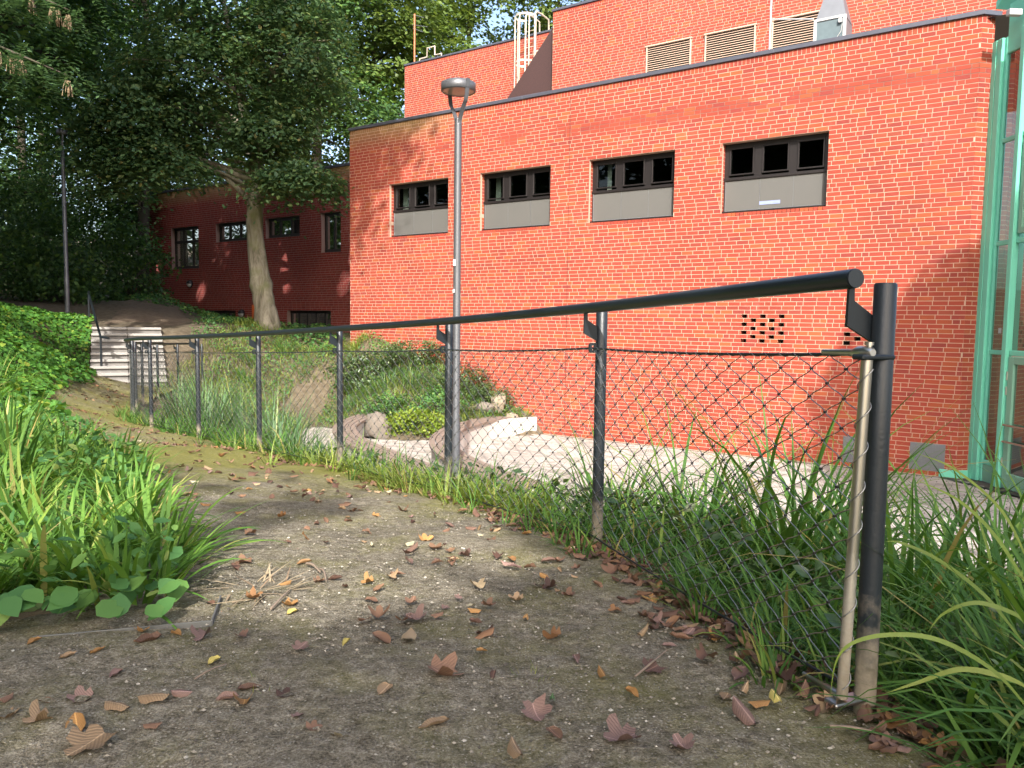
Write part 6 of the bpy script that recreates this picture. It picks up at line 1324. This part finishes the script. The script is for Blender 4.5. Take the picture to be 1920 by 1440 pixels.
SPEC = [(1394, 1356, .085, 'oval', MV, 'large mauve-brown leaf lying flat beside the yellow leaf near the end post'), (1453, 1334, .060, 'oval', YL, 'upright yellow ribbed leaf standing near the foot of the end post'), (1424, 1336, .052, 'oval', OR_, 'yellow-orange leaf leaning on the yellow ribbed leaf'),
        (815, 1372, .075, 'pointed', TN, 'tan ribbed leaf pointing away at the bottom middle of the path'), (832, 1275, .10, 'lobed', B_, 'long curled brown leaf in the middle foreground'), (720, 1306, .065, 'pointed', TN, 'rolled tan leaf left of the long curled brown leaf'), (566, 1230, .05, 'lobed', MV, 'pinkish upright leaf left of centre'), (650, 1215, .042, 'oval', YL, 'small yellow leaf standing left of centre'),
        (903, 1231, .04, 'pointed', OR_, 'small orange-tan leaf centre of the path'), (925, 1279, .042, 'oval', UM, 'round rust-brown leaf in the centre foreground'), (1080, 1247, .055, 'oval', MV, 'wide reddish leaf right of centre'), (1128, 1278, .05, 'oval', OR_, 'bright tan leaf right of centre'), (1184, 1312, .05, 'oval', OR_, 'orange curled leaf pile at right foreground'), (966, 1133, .058, 'lobed', TN, 'light tan lobed leaf on the middle path'), (985, 1170, .045, 'oval', OR_, 'orange leaf below the light tan lobed leaf'), (883, 1146, .055, 'pointed', PL, 'pale yellow narrow leaf on the middle path'), (890, 1157, .045, 'oval', OR_, 'small orange leaf under the pale narrow leaf'), (915, 1145, .052, 'lobed', B_, 'brown lobed leaf beside the pale narrow leaf'),
        (778, 1171, .08, 'lobed', MV, 'large mauve lobed leaf in the middle of the path'), (772, 1138, .05, 'lobed', B_, 'reddish leaf above the mauve lobed leaf'), (1005, 1352, .075, 'lobed', MV, 'flat mauve lobed leaf at the bottom, right of the tan ribbed leaf'), (1035, 1325, .035, 'oval', GR, 'pale green leaf scrap on the lower path'), (1165, 1400, .085, 'lobed', MV, 'big mauve leaf at the bottom right of the path'), (1040, 1390, .06, 'pointed', B_, 'curled brown leaf at the grass sprout'), (965, 1432, .075, 'oval', TN, 'tan leaf cut by the bottom edge of the picture'), (1278, 1412, .06, 'lobed', MV, 'mauve leaf at the lower right corner of the path'),
        (165, 1410, .105, 'lobed', TN, 'large curled orange-tan leaf at the lower left'), (145, 1375, .085, 'pointed', OR_, 'long orange leaf at the lower left'), (72, 1365, .062, 'lobed', TN, 'tan lobed leaf at the far lower left'), (15, 1360, .05, 'lobed', TN, 'tan leaf at the left picture edge'), (220, 1342, .075, 'pointed', TN, 'folded tan leaf at the left of the foreground'), (290, 1325, .08, 'pointed', TN, 'long flat tan leaf left of centre foreground'), (340, 1315, .05, 'oval', MV, 'small mauve leaf beside the long flat tan leaf'), (540, 1316, .055, 'lobed', UM, 'dark red lobed leaf left of centre'), (425, 1323, .055, 'oval', MV, 'rounded mauve leaf left of the orange scrap'), (458, 1330, .045, 'lobed', OR_, 'orange torn leaf left of centre'), (468, 1303, .06, 'pointed', B_, 'rolled brown leaf left of centre'), (402, 1251, .045, 'oval', YL, 'yellow striped rolled leaf left of centre'), (277, 1213, .085, 'pointed', B_, 'long rolled brown leaf against the steel edging'), (265, 1195, .045, 'lobed', OR_, 'orange leaf on the steel edging'), (330, 1200, .05, 'oval', OR_, 'orange-brown leaf over the corner of the edging'), (380, 1205, .06, 'lobed', MV, 'mauve leaf at the corner of the edging'), (183, 1233, .042, 'pointed', OR_, 'small orange leaf below the edging'), (65, 1214, .045, 'oval', OR_, 'orange leaf at the left end of the edging'), (128, 1242, .045, 'pointed', TN, 'tan leaf below the left bed'), (218, 1275, .045, 'oval', MV, 'flat round mauve leaf on the left path'), (85, 1330, .05, 'pointed', B_, 'narrow brown leaf at left'), (150, 1325, .06, 'lobed', MV, 'two-lobed mauve leaf at left'), (10, 1328, .045, 'oval', B_, 'brown leaf at the left edge of the path'), (285, 1378, .04, 'oval', B_, 'small brown curled leaf at lower left'), (590, 1378, .04, 'lobed', B_, 'rusty leaf scrap at the lower middle left'), (640, 1392, .05, 'lobed', PL, 'pale leaf at the lower middle left'), (560, 1355, .03, 'lobed', MV, 'small mauve scrap at lower middle left'),
        (535, 1105, .045, 'oval', OR_, 'bright orange leaf by the sunlit spot'), (545, 1145, .06, 'lobed', OR_, 'orange leaf on a twig left of centre'), (548, 1158, .055, 'pointed', YL, 'yellow striped leaf under the twig'), (698, 1030, .04, 'oval', PL, 'pale leaf at the edge of the sun patch'), (820, 1063, .05, 'oval', B_, 'reddish brown leaf right of the sun patch'), (745, 1085, .06, 'pointed', B_, 'flat brown leaf below the sun patch'), (690, 1100, .05, 'lobed', OR_, 'orange-brown curled leaf below the sun patch'), (800, 1020, .07, 'lobed', OR_, 'bright orange leaf near the sunny grass'), (1010, 1107, .05, 'lobed', MV, 'grey-mauve leaf under the netting edge'), (1045, 1118, .045, 'oval', TN, 'tan leaf by the second post grass')]
for px, py, s, kd, c, lb in SPEC:
    x, y = at(px, py); fallen(x, y, s, kd, c, lb, None, .15, .0 if 'upright' not in lb else .01)
    if 'standing' in lb: bpy.context.scene.objects[-1] if False else None
# scattered remainder, thicker along the foot of the railing
def rnd_leaf(x, y, sz=(.035, .07)):
    c = [B_, TN, OR_, MV, UM, PL][int(rgl.choice(6, p=[.28, .17, .13, .24, .12, .06]))]; kd = ['oval', 'pointed', 'lobed'][int(rgl.choice(3, p=[.4, .25, .35]))]
    fallen(x, y, rgl.uniform(*sz), kd, c)
while NLEAF < 175:
    y = rgl.uniform(1.5, 3.6); x = fx(y)-abs(rgl.normal())*.16+.03; rnd_leaf(x, y)
while NLEAF < 250:
    y = rgl.uniform(2.0, 5.0); x = lx(y)+(fx(y)-lx(y))*rgl.random()**.7; rnd_leaf(x, y, (.03, .06))
while NLEAF < 300:
    y = rgl.uniform(4.2, 9); x = lx(y)+.1+(fx(y)-lx(y)-.1)*rgl.random(); rnd_leaf(x, y, (.04, .075))
Vs = []
for k in range(1300):
    if k < 800: y = rgl.uniform(1.4, 7); x = fx(y)-abs(rgl.normal())*.13+.10
    else: y = rgl.uniform(2.0, 17); x = lx(y)+(fx(y)-lx(y))*rgl.random()
    g = leaf_geo(['oval', 'pointed', 'lobed'][k % 3], rgl); a = rgl.uniform(0, 6.28); s = rgl.uniform(.04, .075); Rz = np.array([[cos(a), -sin(a), 0], [sin(a), cos(a), 0], [0, 0, 1]]); tl = rgl.normal()*.3; Rx = np.array([[1, 0, 0], [0, cos(tl), -sin(tl)], [0, sin(tl), cos(tl)]])
    Vs.append((((g[0]*s)@Rx.T@Rz.T)+np.array([x, y, zt1(x, y)+.018]), g[1]))
MT['litter'] = leaf_mat('leaf_litter', [(0, (.08, .042, .03)), (.3, (.145, .08, .052)), (.55, (.20, .115, .065)), (.75, (.13, .078, .065)), (.9, (.25, .125, .045)), (1, (.30, .23, .14))], .1, .65, .3)
V, Fq = cat_(Vs); o = link('leaf_litter', npmesh('leaf_litter', V, Fq), None, 'litter'); o['kind'] = 'stuff'
for k, (a, b, r, lb) in enumerate([((600, 1078), (612, 1102), .004, 'short dark twig by the sunlit spot'), ((575, 1068), (600, 1085), .005, 'knobbly twig left of the sun patch'), ((508, 1155), (545, 1118), .0035, 'thin pale twig pointing to the orange leaf'), ((1555, 1380), (1700, 1412), .004, 'pale dry stalk on the ground before the end post'), ((1190, 1285), (1250, 1235), .003, 'thin twig among leaves at the right side of the path'), ((365, 1290), (425, 1262), .0025, 'thin twig left of centre on the path')]):
    (x0, y0), (x1, y1) = at(*a), at(*b); q = MB(); p0, p1 = Vector((x0, y0, zt1(x0, y0)+.022)), Vector((x1, y1, zt1(x1, y1)+.024)); m_ = (p0+p1)/2+Vector((.006, -.004, .008))
    q.tube([p0, p0.lerp(m_, .5)+Vector((.003, 0, .003)), m_, p1], [r, r*.95, r*.85, r*.5], 6); single(q, 'twig', 'twig', tuple(p0), lb, 'twig')
# loose grit on the near path
n = 14000; y = .95+rgl.random(n)**1.4*3.4; x = np.interp(y, LEFT[:, 1], LEFT[:, 0])-.05+(np.interp(y, FEN[:, 1], FEN[:, 0])-np.interp(y, LEFT[:, 1], LEFT[:, 0])+.2)*rgl.random(n)
s = .0014+.0042*rgl.random(n)**4; oc = np.array([(1, 0, 0), (0, 1, 0), (-1, 0, 0), (0, -1, 0), (0, 0, .7), (0, 0, -.7)]); V = np.stack([x, y, zt(x, y)+.014+s*.3], 1)[:, None]+oc[None]*s[:, None, None]*rgl.uniform(.7, 1.4, (n, 6, 1))
f8 = np.array([(0, 1, 4), (1, 2, 4), (2, 3, 4), (3, 0, 4), (1, 0, 5), (2, 1, 5), (3, 2, 5), (0, 3, 5)])
m, ns, ls, b = mat('grit'); rp = ramp(ns, [(0, (.06, .052, .042)), (.35, (.15, .13, .10)), (.75, (.26, .23, .18)), (.95, (.38, .35, .29)), (1, (.5, .47, .41))]); ls.new(rnd(ns, ls), rp.inputs[0]); ls.new(rp.outputs[0], b.inputs['Base Color']); b.inputs['Roughness'].default_value = .9; MT['grit'] = m
o = link('grit', npmesh('grit', V.reshape(-1, 3), (f8[None]+(np.arange(n)*6)[:, None, None]).reshape(-1, 3), False), None, 'grit'); o['kind'] = 'stuff'
# dry straw at the corner of the left bed
V, Fq = clump_blades(-.80, 2.42, 40, (.10, .22), (.004, .008), (70, 92), (0, 12), np.random.default_rng(9), .10); V[:, 2] += .03
o = link('dry_straw', npmesh('dry_straw', V, Fq), None, 'straw'); o['kind'] = 'stuff'
